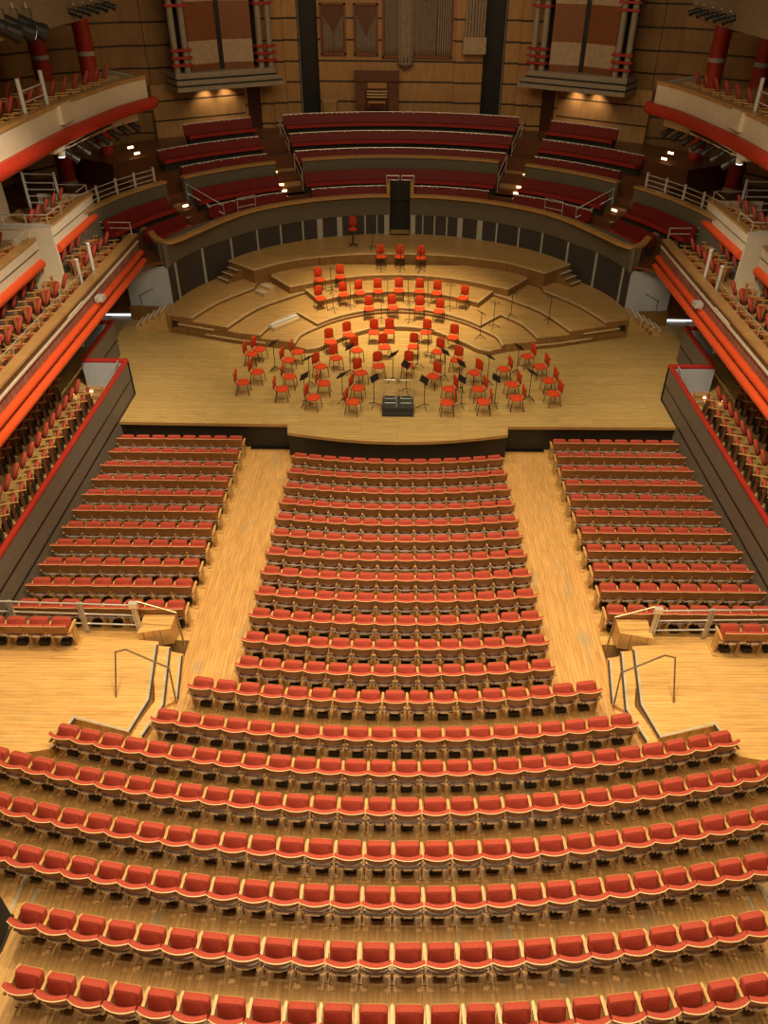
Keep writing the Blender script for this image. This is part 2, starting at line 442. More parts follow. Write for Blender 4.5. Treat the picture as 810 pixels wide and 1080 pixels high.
def build_riser(nm, left, out_from, z0, z1):
    p = slabpoly(left, out_from)
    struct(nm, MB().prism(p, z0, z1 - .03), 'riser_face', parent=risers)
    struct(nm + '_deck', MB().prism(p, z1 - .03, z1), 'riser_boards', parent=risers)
    struct(nm + '_edge', MB().sweep(sym(left), [(-.06, z1 - .045), (.02, z1 - .045), (.02, z1 + .004), (-.06, z1 + .004)]), 'edge_wood', parent=risers)
build_riser('riser', f1, -3.7, 0.9, 1.22)
build_riser('riser', f2a, -4.15, 1.2, 1.36)
build_riser('riser', f2, -5.62, 1.33, 1.50)
# lobes and outer terraces above level 1.5
P3 = [(-4.25, 33.6), (-3.44, 32.27), (-2.53, 32.92), (-1.3, 33.38), (0, 33.53)]
f3 = smoothpath(Ccur, 3)[:-1] + [P3[0]]
def outer(nm, cur, inner, z0, z1):
    for s in (-1, 1):
        oxs = [p for p in FB if -9.5 < p[0] < cur[0][0]]
        poly = [fb_at(-9.55)] + oxs + smoothpath(cur, 3) + inner
        poly = mir(poly, s)
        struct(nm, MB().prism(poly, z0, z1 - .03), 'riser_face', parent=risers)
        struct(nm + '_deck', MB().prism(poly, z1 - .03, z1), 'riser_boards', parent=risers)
        pth = mir(smoothpath(cur, 3), s)
        pr = [(-.07, z1 - .05), (.02, z1 - .05), (.02, z1 + .006), (-.07, z1 + .006)]
        if s > 0: pr = [(-o, z) for o, z in pr]
        struct(nm + '_edge', MB().sweep(pth, pr), 'edge_wood', parent=risers)
wl = [p for p in WALLC]
outer('side_riser', Ccur, [(-4.2, 38.6)] + [p for p in reversed(wl) if p[0] < -4.25], 1.48, 1.65)
outer('side_riser', Dcur, [(-6.2, 37.3)] + [p for p in reversed(wl) if p[0] < -6.2], 1.63, 1.80)
def lobe(nm, left, z0, z1, backy):
    full = sym(left)
    poly = full + [(-left[0][0], backy), (left[0][0], backy)]
    struct(nm, MB().prism(poly, z0, z1 - .03), 'riser_face', parent=risers)
    struct(nm + '_deck', MB().prism(poly, z1 - .03, z1), 'riser_boards', parent=risers)
    struct(nm + '_edge', MB().sweep(full, [(-.06, z1 - .045), (.02, z1 - .045), (.02, z1 + .004), (-.06, z1 + .004)]), 'edge_wood', parent=risers)
lobe('riser_bay', [(-4.25, 33.7)] + smoothpath([(-3.44, 32.27), (-2.53, 32.92), (-1.3, 33.38), (0, 33.53)], 3), 1.48, 1.75, 35.5)
lobe('riser_bay', [(-5.85, 34.6)] + smoothpath([(-4.85, 33.26), (-4.2, 33.62), (-3.2, 34.2), (-2.2, 34.6), (-1.1, 34.87), (0, 34.94)], 3), 1.48, 2.0, 36.2)
p5 = [(-7.9, 35.35)] + smoothpath([(-6.54, 34.14), (-5.5, 35.1), (-4.46, 35.75), (-2.28, 36.4), (0, 36.58)], 3)
p5poly = sym(p5) + [(-p[0], p[1]) for p in WALLC if p[0] > -7.9] + [p for p in reversed(WALLC) if p[0] > -7.9][1:]
struct('top_riser', MB().prism(p5poly, 1.5, 2.39), 'riser_face', parent=risers)
struct('top_riser_deck', MB().prism(p5poly, 2.39, 2.42), 'riser_boards', parent=risers)
struct('top_riser_edge', MB().sweep(sym(p5), [(-.06, 2.37), (.02, 2.37), (.02, 2.425), (-.06, 2.425)]), 'edge_wood', parent=risers)
# long pale rails low on the front face of the side risers
for s in (-1, 1):
    for (x0, x1, z) in ((-9.2, -7.6, 1.42), (-8.0, -5.4, 1.16)):
        p = [fb_at(x0), fb_at((x0 + x1) / 2), fb_at(x1)]; p = mir([(a, b - .03) for a, b in p], s)
        struct('face_rail', MB().sweep(p, [(-.03, z), (.03, z), (.03, z + .05), (-.03, z + .05)]), 'edge_wood', parent=risers)
    q = fb_at(-9.3)
    struct('socket_hole', MB().box(-s * q[0] - .13, -s * q[0] + .13, q[1] - .07, q[1] + .05, 1.36, 1.56), 'black', parent=risers)

# stairs on the stage
def steps(name, label, x, y, rz, n, w_, run, rise, z0, mat='riser_boards', edge='white_tape'):
    t = tag(empty(name, (x, y, z0), rz), label, 'steps')
    for i in range(n):
        box(-w_ / 2, w_ / 2, -run * (n - i), 0, rise * i, rise * (i + 1)).build('tread', mat, t)
        box(-w_ / 2, w_ / 2, -run * (n - i) - .012, -run * (n - i) + .05, rise * (i + 1) - .02, rise * (i + 1) + .006).build('tread_edge', edge, t)
    return t
for s in (-1, 1):
    sd = 'left' if s < 0 else 'right'
    # four steps up to the top riser
    dirv = Vector((-6.54 + 7.9, 34.14 - 35.35)).normalized()
    ang = math.atan2(dirv.y, dirv.x)
    m = Vector((-7.42, 34.92))
    steps('riser_steps', 'four white edged steps up to the %s end of the top riser' % sd, -s * m.x, m.y, ang if s < 0 else -ang, 3, .75, .3, .155, 1.80, 'riser_face')
    # stairs from the stage floor at the outer end
    t = tag(empty('stage_side_steps', (-s * -9.62, 31.0, 1.0)), 'flight of white edged steps on the stage floor at the far %s' % sd, 'steps')
    for i in range(5):
        a, b = sorted((s * 0.0, s * (1.5 - i * .28)))
        mb = MB().add([(a, -.35 , 0), (b, -.35 + .1, 0), (b, .75, 0), (a, .75, 0), (a, -.35, .155 * (i + 1)), (b, -.35 + .1, .155 * (i + 1)), (b, .75, .155 * (i + 1)), (a, .75, .155 * (i + 1))],
                      [(3, 2, 1, 0), (4, 5, 6, 7), (0, 1, 5, 4), (1, 2, 6, 5), (2, 3, 7, 6), (3, 0, 4, 7)])
        mb.build('tread', 'riser_boards', t)
        xx = s * (1.5 - i * .28)
        box(min(xx, xx - s * .07), max(xx, xx - s * .07), -.3, .75, .155 * (i + 1) - .01, .155 * (i + 1) + .006).build('tread_edge', 'white_tape', t)
    t2 = tag(empty('stair_handrail', (-s * -9.62, 31.0, 1.0)), 'thin metal handrail beside the far %s stage steps' % sd, 'handrail')
    MB().tube([(s * 0.1, .80, 1.75), (s * 1.5, .80, 1.05)], .022).build('rail', 'bronze_rail', t2, True)
    MB().tube([(s * 0.35, .80, .6), (s * 0.35, .80, 1.62)], .02).build('post', 'bronze_rail', t2, True)
    MB().tube([(s * 1.45, .80, .0), (s * 1.45, .80, 1.07)], .02).build('post', 'bronze_rail', t2, True)
    wb = box(*sorted((s * 9.72, s * 11.6)), 31.7, 31.95, 1.0, 1.62)
    struct('wall_stair_%s' % sd, wb, 'riser_face', 'low wooden wall behind the %s stage steps' % sd)
t = steps('box_steps', 'two step wooden box beside the left bay of the fourth riser', -5.75, 33.55, R(-40), 2, .62, .33, .17, 1.65, 'edge_wood')
t = tag(empty('step_block', (-4.75, 30.5, 1.36), R(50)), 'pale wooden step block lying on the left inner riser', 'step block')
box(-.75, .75, -.16, .2, 0, .14).build('block', 'edge_wood', t); box(-.75, .75, .0, .2, .14, .22).build('upper_step', 'white_tape', t)

# ---- curved stage wall and choir front
sw = sempty('wall_stage', 'curved wall behind the stage with dark panels and pale strips')
full = sym(WALLC)
def zone(x0, x1): return [p for p in full if x0 <= p[0] <= x1]
DOORX = 0.50
for s in (-1, 1):
    half = [p for p in full if p[0] * s >= -1e-6]
    if s > 0: half = [(DOORX, 39.6)] + [p for p in half if p[0] > DOORX]
    else: half = [p for p in half if p[0] < -DOORX] + [(-DOORX, 39.6)]
    struct('panelling', MB().sweep(half, [(0, 1.0), (-.12, 1.0), (-.12, 3.5), (0, 3.5)]), 'panel_grey', parent=sw)
    # grey band above
    struct('choir_front', MB().sweep(half, [(.06, 3.36), (-.3, 3.36), (-.3, 4.28), (.06, 4.28)]), 'grey_band', parent=sw)
    struct('white_end_panel', MB().sweep(mir([(-11.55, 31.9), (-10.6, 31.85), (-9.66, 31.75)], s), [(-.05, 1.6), (.05, 1.6), (.05, 3.36), (-.05, 3.36)]), 'cool_white', parent=sw)
    struct('end_choir_front', MB().sweep(mir([(-11.9, 33.9), (-10.75, 33.4), (-9.95, 32.1), (-9.60, 31.65)], s), [(-.06, 3.33), (.1, 3.33), (.1, 4.3), (-.06, 4.3)]), 'grey_band', parent=sw)
# white mullion strips (position along x on the wall)
def wall_pt(x):
    P = [p for p in full]
    for a, b in zip(P[:-1], P[1:]):
        if a[0] <= x <= b[0]:
            k = (x - a[0]) / (b[0] - a[0]); d = Vector((b[0] - a[0], b[1] - a[1])).normalized()
            return Vector((x, a[1] + (b[1] - a[1]) * k)), math.atan2(d.y, d.x)
    return Vector((x, 31.7)), R(60 if x < 0 else -60)
for x, wd in [(-.66, .24), (-1.74, .07), (-1.15, .06), (-3.0, .26), (-3.95, .28), (-2.35, .07), (-4.75, .08), (-5.75, .08), (-6.75, .08), (-7.75, .09), (-8.75, .1), (-9.5, .1)]:
    for s in (-1, 1):
        p, a = wall_pt(-s * x if s > 0 else x)
        M = Matrix.Translation((p.x, p.y, 0)) @ Matrix.Rotation(a, 4, 'Z')
        struct('pale_strip', MB().box(-wd / 2, wd / 2, -.05, .03, 1.5, 3.37, M=M), 'white_strip', parent=sw)
# door opening in the middle
dr = sempty('door_1', 'dark doorway at the centre back of the stage')
struct('doorway_recess', MB().box(-.5, .5, 40.3, 40.4, 2.42, 4.3).box(-.56, -.5, 39.6, 40.4, 2.42, 4.85).box(.5, .56, 39.6, 40.4, 2.42, 4.85), 'black', parent=dr)
struct('door_head_panel', MB().box(-.5, .5, 39.95, 40.1, 3.95, 4.85), 'black_soft', parent=dr)
struct('floor_back_door', MB().box(-.5, .5, 39.4, 40.4, 2.3, 2.42), 'riser_boards')
struct('door_post', MB().box(-.66, -.5, 39.4, 40.3, 4.2, 4.88).box(.5, .66, 39.4, 40.3, 4.2, 4.88), 'cap_wood', parent=dr)
# wooden capping of the choir front
capL = smoothpath([(-12.6, 34.1), (-11.7, 33.9), (-10.8, 33.45), (-10.15, 32.35), (-9.62, 31.9), (-9.2, 32.3), (-8.7, 33.35), (-7.85, 35.1), (-7.05, 36.35), (-6.0, 37.4), (-4.25, 38.5), (-2.1, 39.25), (-.5, 39.45)], 4)
for s in (-1, 1):
    P = mir(capL, s); sgn = 1 if s < 0 else -1
    struct('trim_choir_rail_%s' % ('left' if s < 0 else 'right'), MB().sweep(P, [(sgn * .12, 4.24), (sgn * -.16, 4.24), (sgn * -.16, 4.36), (sgn * .12, 4.36)]), 'cap_wood', 'golden wooden capping of the choir front')

# choir terracing
TER = [(10.85, 11.75, 3.65), (11.75, 12.65, 4.2), (12.9, 13.95, 4.95), (13.95, 14.85, 5.6), (14.85, 17.9, 6.25)]
ct = sempty('floor_choir', 'stepped floor of the choir seating behind the stage')
for r0, r1, z in TER:
    A = 62 if z < 4.9 else 60
    if z < 4.5: A = 71
    for a0, a1 in ((-A, -2.6), (-2.6, 2.6), (2.6, A)) if z < 3.7 else ((-A, A),):
        if a0 == -2.6: continue
        P = arc(11, a0, a1, 30)
        struct('choir_tier', MB().sweep(P, [(11 - r0, z - 1.2), (11 - r1, z - 1.2), (11 - r1, z), (11 - r0, z)]), 'dark_wood', parent=ct)
for s in (-1, 1):
    wp = [p for p in WALLC if p[0] < -.55] + [(-.56, 39.6)]
    poly = wp + [p for p in reversed(arc(10.95, -80, -2.9, 24))]
    poly = [(p[0], p[1] + .04) for p in poly]
    struct('choir_front_walk', MB().prism(mir(poly, s), 3.5, 3.62), 'dark_wood', parent=ct)
# dividing wall with wooden cap (front of rear choir)
for a0, a1, nm in ((-84, -55.5, 'a'), (-51, -28.7, 'b'), (-22.5, 22.5, 'c'), (28.7, 51, 'd'), (55.5, 84, 'e')):
    P = arc(12.75, a0, a1, 20)
    struct('choir_divider', MB().sweep(P, [(.08, 3.9), (-.1, 3.9), (-.1, 5.58), (.08, 5.58)]), 'grey_band', parent=ct)
    struct('choir_divider_cap', MB().sweep(P, [(.14, 5.56), (-.16, 5.56), (-.16, 5.66), (.14, 5.66)]), 'cap_wood', parent=ct)

# benches: seat, back, edge, top rail
def bench(label, r, a0, a1, z_floor, back_h, rail=True, sub=None):
    """r is the radius of the backrest top"""
    am = (a0 + a1) / 2
    px_, py_ = r * sin(R(am)), 29 + r * cos(R(am))
    t = tag(empty('choir_bench', (px_, py_, z_floor)), label, 'bench', 'red choir benches')
    off = Matrix.Translation((-px_, -py_, 0))
    n = max(4, int(abs(a1 - a0) / 2))
    P = arc(r, a0, a1, n)
    z = z_floor - z_floor
    MB().sweep(P, [(.48, .30), (.04, .30), (.04, .44), (.46, .46)], M=off).build('seat', 'bench_red', t)
    MB().sweep(P, [(.54, .33), (.47, .33), (.44, .47), (.54, .46)], M=off).build('seat_edge', 'bench_edge_red', t)
    MB().sweep(P, [(.10, .40), (.0, .40), (-.06, back_h), (.02, back_h)], M=off).build('backrest', 'bench_red', t)
    MB().sweep(P, [(.40, .0), (.10, .0), (.10, .3), (.40, .3)], M=off).build('plinth', 'black_soft', t)
    if rail:
        Q = arc(r + .03, a0, a1, n)
        MB().tube([(x - px_, y - py_, back_h + .04) for x, y in Q], .018, 6).build('top_rail', 'steel', t, True)
        mb = MB()
        for i in range(len(Q) * 2):
            a = a0 + (a1 - a0) * (i + .5) / (len(Q) * 2)
            x = (r - .01) * sin(R(a)) - px_; y = 29 + (r - .01) * cos(R(a)) - py_
            if random.random() < .5 or i in (0, 5): mb.box(x - .05, x + .05, y - .02, y + .02, back_h, back_h + .02 + .05 * random.random())
        tag(mb.build('rail_glints', 'steel', t), kind='stuff')  # scattered steel bits shaped to stand in for glints along the rail
rows = [('front', 11.45, 3.65, .83), ('second', 12.4, 4.2, .89), ('third', 13.75, 4.95, .81), ('fourth', 14.7, 5.6, .79), ('top', 15.62, 6.25, .86)]
for k, (nm, r, z, h) in enumerate(rows):
    if k == 0:
        bench('long red bench left of the centre door in the front choir row', r, -22.3, -2.9, z, h)
        bench('long red bench right of the centre door in the front choir row', r, 2.9, 22.3, z, h)
    else:
        bench('central red bench in the %s curved row of the choir seating' % nm, r, -22.6, 22.6, z, h, rail=(k != 1))
    e = [50, 50, 48, 50, 42][k]
    for s in (-1, 1):
        a = (28.8, e) if s > 0 else (-e, -28.8)
        bench('red bench %s of the lit choir stairs in the %s curved choir row' % ('right' if s > 0 else 'left', nm), r, *a, z, h, rail=(k != 1))
    if k < 2:
        for s in (-1, 1):
            a = (57, 76 if k else 70) if s > 0 else (-(76 if k else 70), -57)
            bench('short red bench at the far %s end of the %s choir row' % ('right' if s > 0 else 'left', nm), r, *a, z, h, rail=False)

# lit stairs of the choir
for s in (-1, 1):
    sd = 'left' if s < 0 else 'right'
    t = tag(empty('choir_stairs', (0, 0, 0)), 'straight flight of %s choir stairs with a row of glowing step lights' % sd, 'stairs')
    n = 12
    for i in range(n):
        r0 = 11.2 + i * .40; z = 3.6 + (i + 1) * .2
        P = arc(r0, s * 22.9, s * 28.5, 3)
        pr = [(0, z - .5), (-.42, z - .5), (-.42, z), (0, z)]
        if s < 0: pr = [(-o, zz) for o, zz in pr]
        MB().sweep(P, pr).build('tread', 'cap_wood' if i % 2 == 0 else 'dark_wood', t)
        if 2 < i:
            a = s * 27.6; q = Vector((sin(R(a)), cos(R(a))))
            c = Vector((0, 29)) + q * (r0 - .02)
            M = Matrix.Translation((c.x, c.y, z - .07)) @ Matrix.Rotation(-R(a), 4, 'Z')
            MB().box(-.13, .13, -.03, .01, -.035, .05, M=M).build('step_light', 'step_glow', t)
    for r0, r1, a in ((14.2, 15.7, 23.3), (12.2, 13.4, 23.3)):
        t2 = tag(empty('choir_handrail', (0, 0, 0)), 'slim steel handrail beside the %s %s choir stairs' % ('upper' if r0 > 13 else 'lower', sd), 'handrail')
        zz = lambda r: 3.8 + (r - 11.2) * .5
        q = Vector((sin(R(s * a)), cos(R(s * a))))
        pt = lambda r, h: (q.x * r, 29 + q.y * r, zz(r) + h)
        MB().tube([pt(r0, .0), pt(r0, .9), pt(r1, .9), pt(r1, .0)], .02, 6).build('rail', 'steel', t2, True)
        MB().tube([pt(r0, .45), pt(r1, .45)], .015, 6).build('lower_rail', 'steel', t2, True)
    # outer aisle of the choir: a few steps and lights
    t = tag(empty('choir_aisle', (0, 0, 0)), 'dark wooden aisle steps at the %s end of the choir' % sd, 'stairs')
    for i in range(10):
        r0 = 10.6 + i * .45; z = 3.62 + (i + 1) * .21
        P = arc(r0, s * 51.2, s * 55.8, 3)
        pr = [(0, z - .5), (-.47, z - .5), (-.47, z), (0, z)]
        if s < 0: pr = [(-o, zz) for o, zz in pr]
        MB().sweep(P, pr).build('tread', 'dark_wood', t)
    for (a, r, z) in [(53.5, 15.4, 6.62), (53.5, 15.0, 6.42), (53.5, 12.1, 4.6)]:
        a *= s; c = Vector((sin(R(a)) * r, 29 + cos(R(a)) * r))
        M = Matrix.Translation((c.x, c.y, z)) @ Matrix.Rotation(-R(a), 4, 'Z')
        MB().box(-.14, .14, -.03, .02, -.04, .04, M=M).build('step_light', 'step_glow', t)
    for (a0, r0, a1, r1, z0, z1) in [(50.8, 12.6, 46.5, 11.2, 5.35, 4.5), (43.5, 10.9, 38.5, 10.9, 4.75, 4.75)]:
        t2 = tag(empty('choir_guard_rail', (0, 0, 0)), 'bent steel guard rail %s at the %s end of the choir' % ('on the steps' if r0 > 11 else 'on the front capping', sd), 'guard rail')
        A = (sin(R(s * a0)) * r0, 29 + cos(R(s * a0)) * r0); B = (sin(R(s * a1)) * r1, 29 + cos(R(s * a1)) * r1)
        MB().tube([(*A, z0 - .8), (*A, z0), (*B, z1), (*B, z1 - .8)], .022, 6).build('rail', 'steel', t2, True)
        MB().tube([(*A, z0 - .4), (*B, z1 - .4)], .016, 6).build('lower_rail', 'steel', t2, True)
    # white balustrade on the outer wall
    t2 = tag(empty('balustrade', (0, 0, 0)), 'white posted balustrade with thin rails beside the %s choir steps' % sd, 'balustrade')
    pts = [(sin(R(s * a)) * 13.0, 29 + cos(R(s * a)) * 13.0) for a in (57, 62, 67, 72.5, 78)]
    for p in pts[:4]:
        MB().tube([(*p, 5.45), (*p, 6.25)], .055, 8).build('post', 'post_white', t2, True)
    for h in (5.75, 5.95, 6.15):
        MB().tube([(*p, h) for p in pts], .018, 6).build('rail', 'post_white', t2, True)
# guard rails over the door
for s in (-1, 1):
    t = tag(empty('door_guard_rail', (0, 40.3, 4.6)), 'small silver guard rail above the stage door, %s of the pair' % ('left' if s < 0 else 'right'), 'guard rail')
    for h in (.42, .22):
        MB().tube([(s * .06, 0, h), (s * .68, 0, h)], .02, 6).build('rail', 'steel', t, True)
    for x in (.06, .68): MB().tube([(s * x, 0, 0), (s * x, 0, .42)], .02, 6).build('post', 'steel', t, True)

# ---- back walls
bw = sempty('wall_back', 'timber organ wall behind the choir with dark shadow gaps')
struct('organ_wall', MB().box(-4.3, 4.2, 46.0, 46.3, 6.2, 19), 'wall_timber', parent=bw)
struct('organ_wall_return', MB().box(2.75, 4.2, 45.75, 46.0, 6.2, 19), 'wall_timber', parent=bw)
for s in (-1, 1):
    x0, x1 = (4.2, 5.25)
    struct('dark_slot', MB().box(*sorted((s * 4.2, s * 5.35)), 47.0, 47.1, 6.2, 19), 'black', parent=bw)
    # stepped timber piers
    for i, (a, b, y) in enumerate([(5.3, 6.0, 45.6), (6.0, 6.65, 45.3), (6.65, 7.35, 45.05)]):
        struct('timber_pier', MB().box(*sorted((s * a, s * b)), y, y + .6, 6.0, 19), 'wall_timber', parent=bw)
for s, nm in ((-1, 'left'), (1, 'right')):
    P = mir([(-8.0, 44.75), (-12.15, 42.0)], s)
    sg = 1 if s < 0 else -1
    struct('wall_tower_%s' % nm, MB().sweep(P, [(0, 5.0), (sg * .3, 5.0), (sg * .3, 8.6), (0, 8.6)]), 'wall_timber_tower', 'timber wall washed with light below the %s tower' % nm)
    P = mir([(-12.15, 42.4), (-13.2, 42.2), (-16, 40.2), (-17.8, 37.5), (-18.4, 34), (-18.4, 8)], s)
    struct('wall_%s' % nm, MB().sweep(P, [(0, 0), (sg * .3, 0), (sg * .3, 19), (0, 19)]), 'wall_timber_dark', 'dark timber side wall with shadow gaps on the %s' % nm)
    P = mir([(-7.35, 45.3), (-12.15, 42.3)], s)
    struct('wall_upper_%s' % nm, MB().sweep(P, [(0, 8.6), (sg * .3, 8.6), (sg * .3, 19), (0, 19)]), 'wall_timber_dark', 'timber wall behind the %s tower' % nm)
    d = sempty('door_%d' % (2 if s < 0 else 3), 'tall dark red door beside the organ wall on the %s' % nm)
    M = Matrix.Translation((-s * -7.68, 44.85, 0)) @ Matrix.Rotation(-s * R(30) if s > 0 else R(30), 4, 'Z')
    struct('door_leaf', MB().box(-.36, .36, -.05, .05, 6.0, 8.35, M=M), 'door_wood', parent=d)
    struct('door_frame', MB().box(-.46, -.36, -.1, .08, 6.0, 8.5, M=M).box(.36, .46, -.1, .08, 6.0, 8.5, M=M).box(-.46, .46, -.1, .08, 8.35, 8.5, M=M), 'wall_timber', parent=d)

# ---- towers
for s, nm in ((-1, 'left'), (1, 'right')):
    A = Vector((-6.55, 44.0)); B = Vector((-10.75, 41.35)); u = (B - A).normalized(); nrm = Vector((u.y, -u.x))   # nrm towards the hall
    if nrm.y > 0: nrm = -nrm
    L_ = (B - A).length
    def tp(a, d): q = A + u * a + nrm * d; return (-s * q.x, q.y)
    t = tag(empty('organ_tower', (-s * A.x, A.y, 8.5)), 'tall %s tower with grey posts, red collars and cream and brown panels' % nm, 'tower')
    off = Matrix.Translation((s * A.x, -A.y, -8.5))
    for i, (e, z0, z1) in enumerate([(.45, 8.5, 8.68), (.33, 8.68, 8.74), (.28, 8.74, 8.93), (.14, 8.93, 8.99), (.08, 8.99, 9.22)]):
        poly = [tp(-e, .3 + e), tp(L_ + e * .3, .3 + e), tp(L_ + e * .3, -1.0), tp(-e, -1.0)]
        MB().prism(poly, z0, z1, M=off).build('ledge', 'black_soft' if i in (1, 3) else 'tower_grey', t)
    # posts
    for a in (.05, .55, L_ - .65, L_ - .15):
        x, y = tp(a, .2)
        p = MB().tube([(x, y, 9.2), (x, y, 19)], .15, 10, M=off).build('post', 'tower_grey', t, True)
    for a in (.3, L_ - .4):
        for z in (9.55, 9.85, 10.15, 11.9, 12.2, 12.5):
            x, y = tp(a, .2)
            ang = math.atan2(u.y, u.x) * (1 if s < 0 else -1)
            M = off @ Matrix.Translation((x, y, z)) @ Matrix.Rotation(ang, 4, 'Z')
            MB().box(-.5, .5, -.24, .24, -.05, .05, M=M).build('collar', 'tower_red', t)
    # panels: two leaves either side of a dark gap
    for (a0, a1, d0, d1, dm) in ((.85, 2.25, .0, -.35, 0), (2.5, L_ - .9, -.35, 0, 1)):
        for (z0, z1, m1) in ((9.22, 9.5, 'tower_brown'), (9.5, 10.45, 'tower_cream'), (10.45, 12.0, 'tower_brown'), (12.0, 13.1, 'tower_cream'), (13.1, 14.6, 'tower_brown'), (14.6, 18, 'tower_cream')):
            m2 = m1
            poly = [tp(a0, d0), tp(a1, d1), tp(a1, d1 - .15), tp(a0, d0 - .15)]
            MB().prism(poly, z0, z1, M=off).build('panel', m2, t)
    poly = [tp(2.2, -.35), tp(2.55, -.35), tp(2.55, -.5), tp(2.2, -.5)]
    MB().prism(poly, 9.2, 18, M=off).build('dark_gap', 'black', t)
    poly = [tp(.3, -.8), tp(L_ - .3, -.8), tp(L_ - .3, -.9), tp(.3, -.9)]
    MB().prism(poly, 9.2, 18, M=off).build('tower_core', 'black_soft', t)

# ---- organ
org = tag(empty('pipe_organ', (-.2, 45.9, 9.4)), 'organ case of grey metal pipes in brown frames on the timber wall', 'organ')
O = Matrix.Translation((.2, -45.9, -9.4))
def opane(x0, x1, z0, z1):
    f = MB(); 
    f.box(x0, x1, 45.82, 46.0, z0, z0 + .09, M=O); f.box(x0, x1, 45.82, 46.0, z1 - .09, z1, M=O)
    f.box(x0, x0 + .09, 45.82, 46.0, z0, z1, M=O); f.box(x1 - .09, x1, 45.82, 46.0, z0, z1, M=O)
    f.build('case_frame', 'tower_brown', org)
    MB().box(x0 + .05, x1 - .05, 45.94, 45.99, z0, z1, M=O).build('case_back', 'dark_wood', org)
def pipes(x0, x1, n, z0, ztop, shape, r=None, y=45.86):
    for i in range(n):
        k = (i + .5) / n; x = x0 + (x1 - x0) * k; rr = r or (x1 - x0) / n * .42
        h = ztop - shape(k)
        MB().tube([(x, y, z0), (x, y, z0 + .35), (x, y, z0 + .37), (x, y, h)], [rr * .35, rr, rr, rr], 8, M=O).build('pipe', 'pipe_tin', org, True)
V_ = lambda k: .15 + 1.5 * (1 - abs(2 * k - 1)) * .55
opane(-4.15, -2.85, 9.55, 11.8); pipes(-4.02, -3.5, 6, 9.65, 11.6, lambda k: .3 + .75 * k); pipes(-3.48, -2.98, 6, 9.65, 11.6, lambda k: 1.05 - .75 * k)
opane(-2.45, -1.2, 9.55, 11.8); pipes(-2.33, -1.32, 12, 9.65, 11.5, lambda k: 1.0 * (1 - abs(2 * k - 1)) + .15)
opane(-1.0, 2.6, 9.45, 14.2)
pipes(-.88, -.15, 8, 9.55, 13.8, lambda k: .5 + 1.2 * k)
pipes(.55, 1.75, 14, 9.55, 13.4, lambda k: 1.4 * (1 - abs(2 * k - 1)) + .2)
pipes(1.8, 2.5, 6, 9.55, 13.9, lambda k: .9 - .7 * k)
for i in range(5):                                  # projecting round tower
    a = pi + pi * (i + .5) / 5; x = .2 + .3 * cos(a); y = 45.8 + .3 * sin(a)
    MB().tube([(x, y, 9.1), (x, y, 9.6), (x, y, 14.2)], [.04, .10, .10], 8, M=O).build('pipe', 'pipe_tin', org, True)
MB().lathe([(.05, 8.95), (.22, 9.1), (.42, 9.2), (.42, 9.28), (.1, 9.3)], 14, M=O @ Matrix.Translation((.2, 45.75, 0))).build('tower_foot', 'tower_grey', org)
for i in range(7):
    x = 3.25 + i * .145; y = 45.35 - .18 * sin(pi * i / 6)
    MB().tube([(x, y, 9.7), (x, y, 10.1), (x, y, 14.2)], [.03, .065, .065], 8, M=O).build('pipe', 'pipe_tin', org, True)
MB().box(3.1, 4.25, 45.1, 45.8, 9.72, 10.45, M=O).build('pipe_chest', 'tower_cream', org)
MB().box(3.15, 4.2, 45.2, 45.8, 12.6, 12.7, M=O).box(3.15, 4.2, 45.2, 45.8, 13.4, 13.5, M=O).build('pipe_rack', 'tower_brown', org)

con = tag(empty('organ_console', (-1.25, 45.2, 7.1)), 'dark wooden organ console set in the timber wall above the choir', 'organ console')
box(-1.15, 1.1, .25, .75, .0, 1.75).build('case', 'dark_wood', con)
box(-1.1, -.62, -.3, .25, .0, 1.0).build('side_panel', 'dark_wood', con)
box(.6, 1.08, -.3, .25, .0, 1.0).build('side_panel', 'dark_wood', con)
box(-1.2, 1.15, .1, .5, 1.35, 1.80).build('canopy', 'dark_wood', con)
for k, z in enumerate((.62, .74, .86)):
    box(-.55, .52, -.12 + k * .09, .2, z, z + .05).build('keyboard', 'rim_wood', con)
box(-.5, .48, .12, .22, 1.02, 1.28).build('music_desk', 'seat_wood', con)
box(-.45, .43, -.5, -.22, .42, .5).build('console_bench', 'seat_wood', con)
for x in (-.42, .36): box(x, x + .05, -.48, -.24, 0, .42).build('bench_leg', 'dark_wood', con)
t = tag(empty('wooden_cabinet', (-3.75, 45.55, 7.0)), 'small pale wooden cabinet against the organ wall left of the console', 'cabinet')
box(-.35, .35, -.2, .25, 0, .48).build('carcass', 'cap_wood', t); box(-.4, .4, -.24, .28, .48, .53).build('top', 'edge_wood', t)

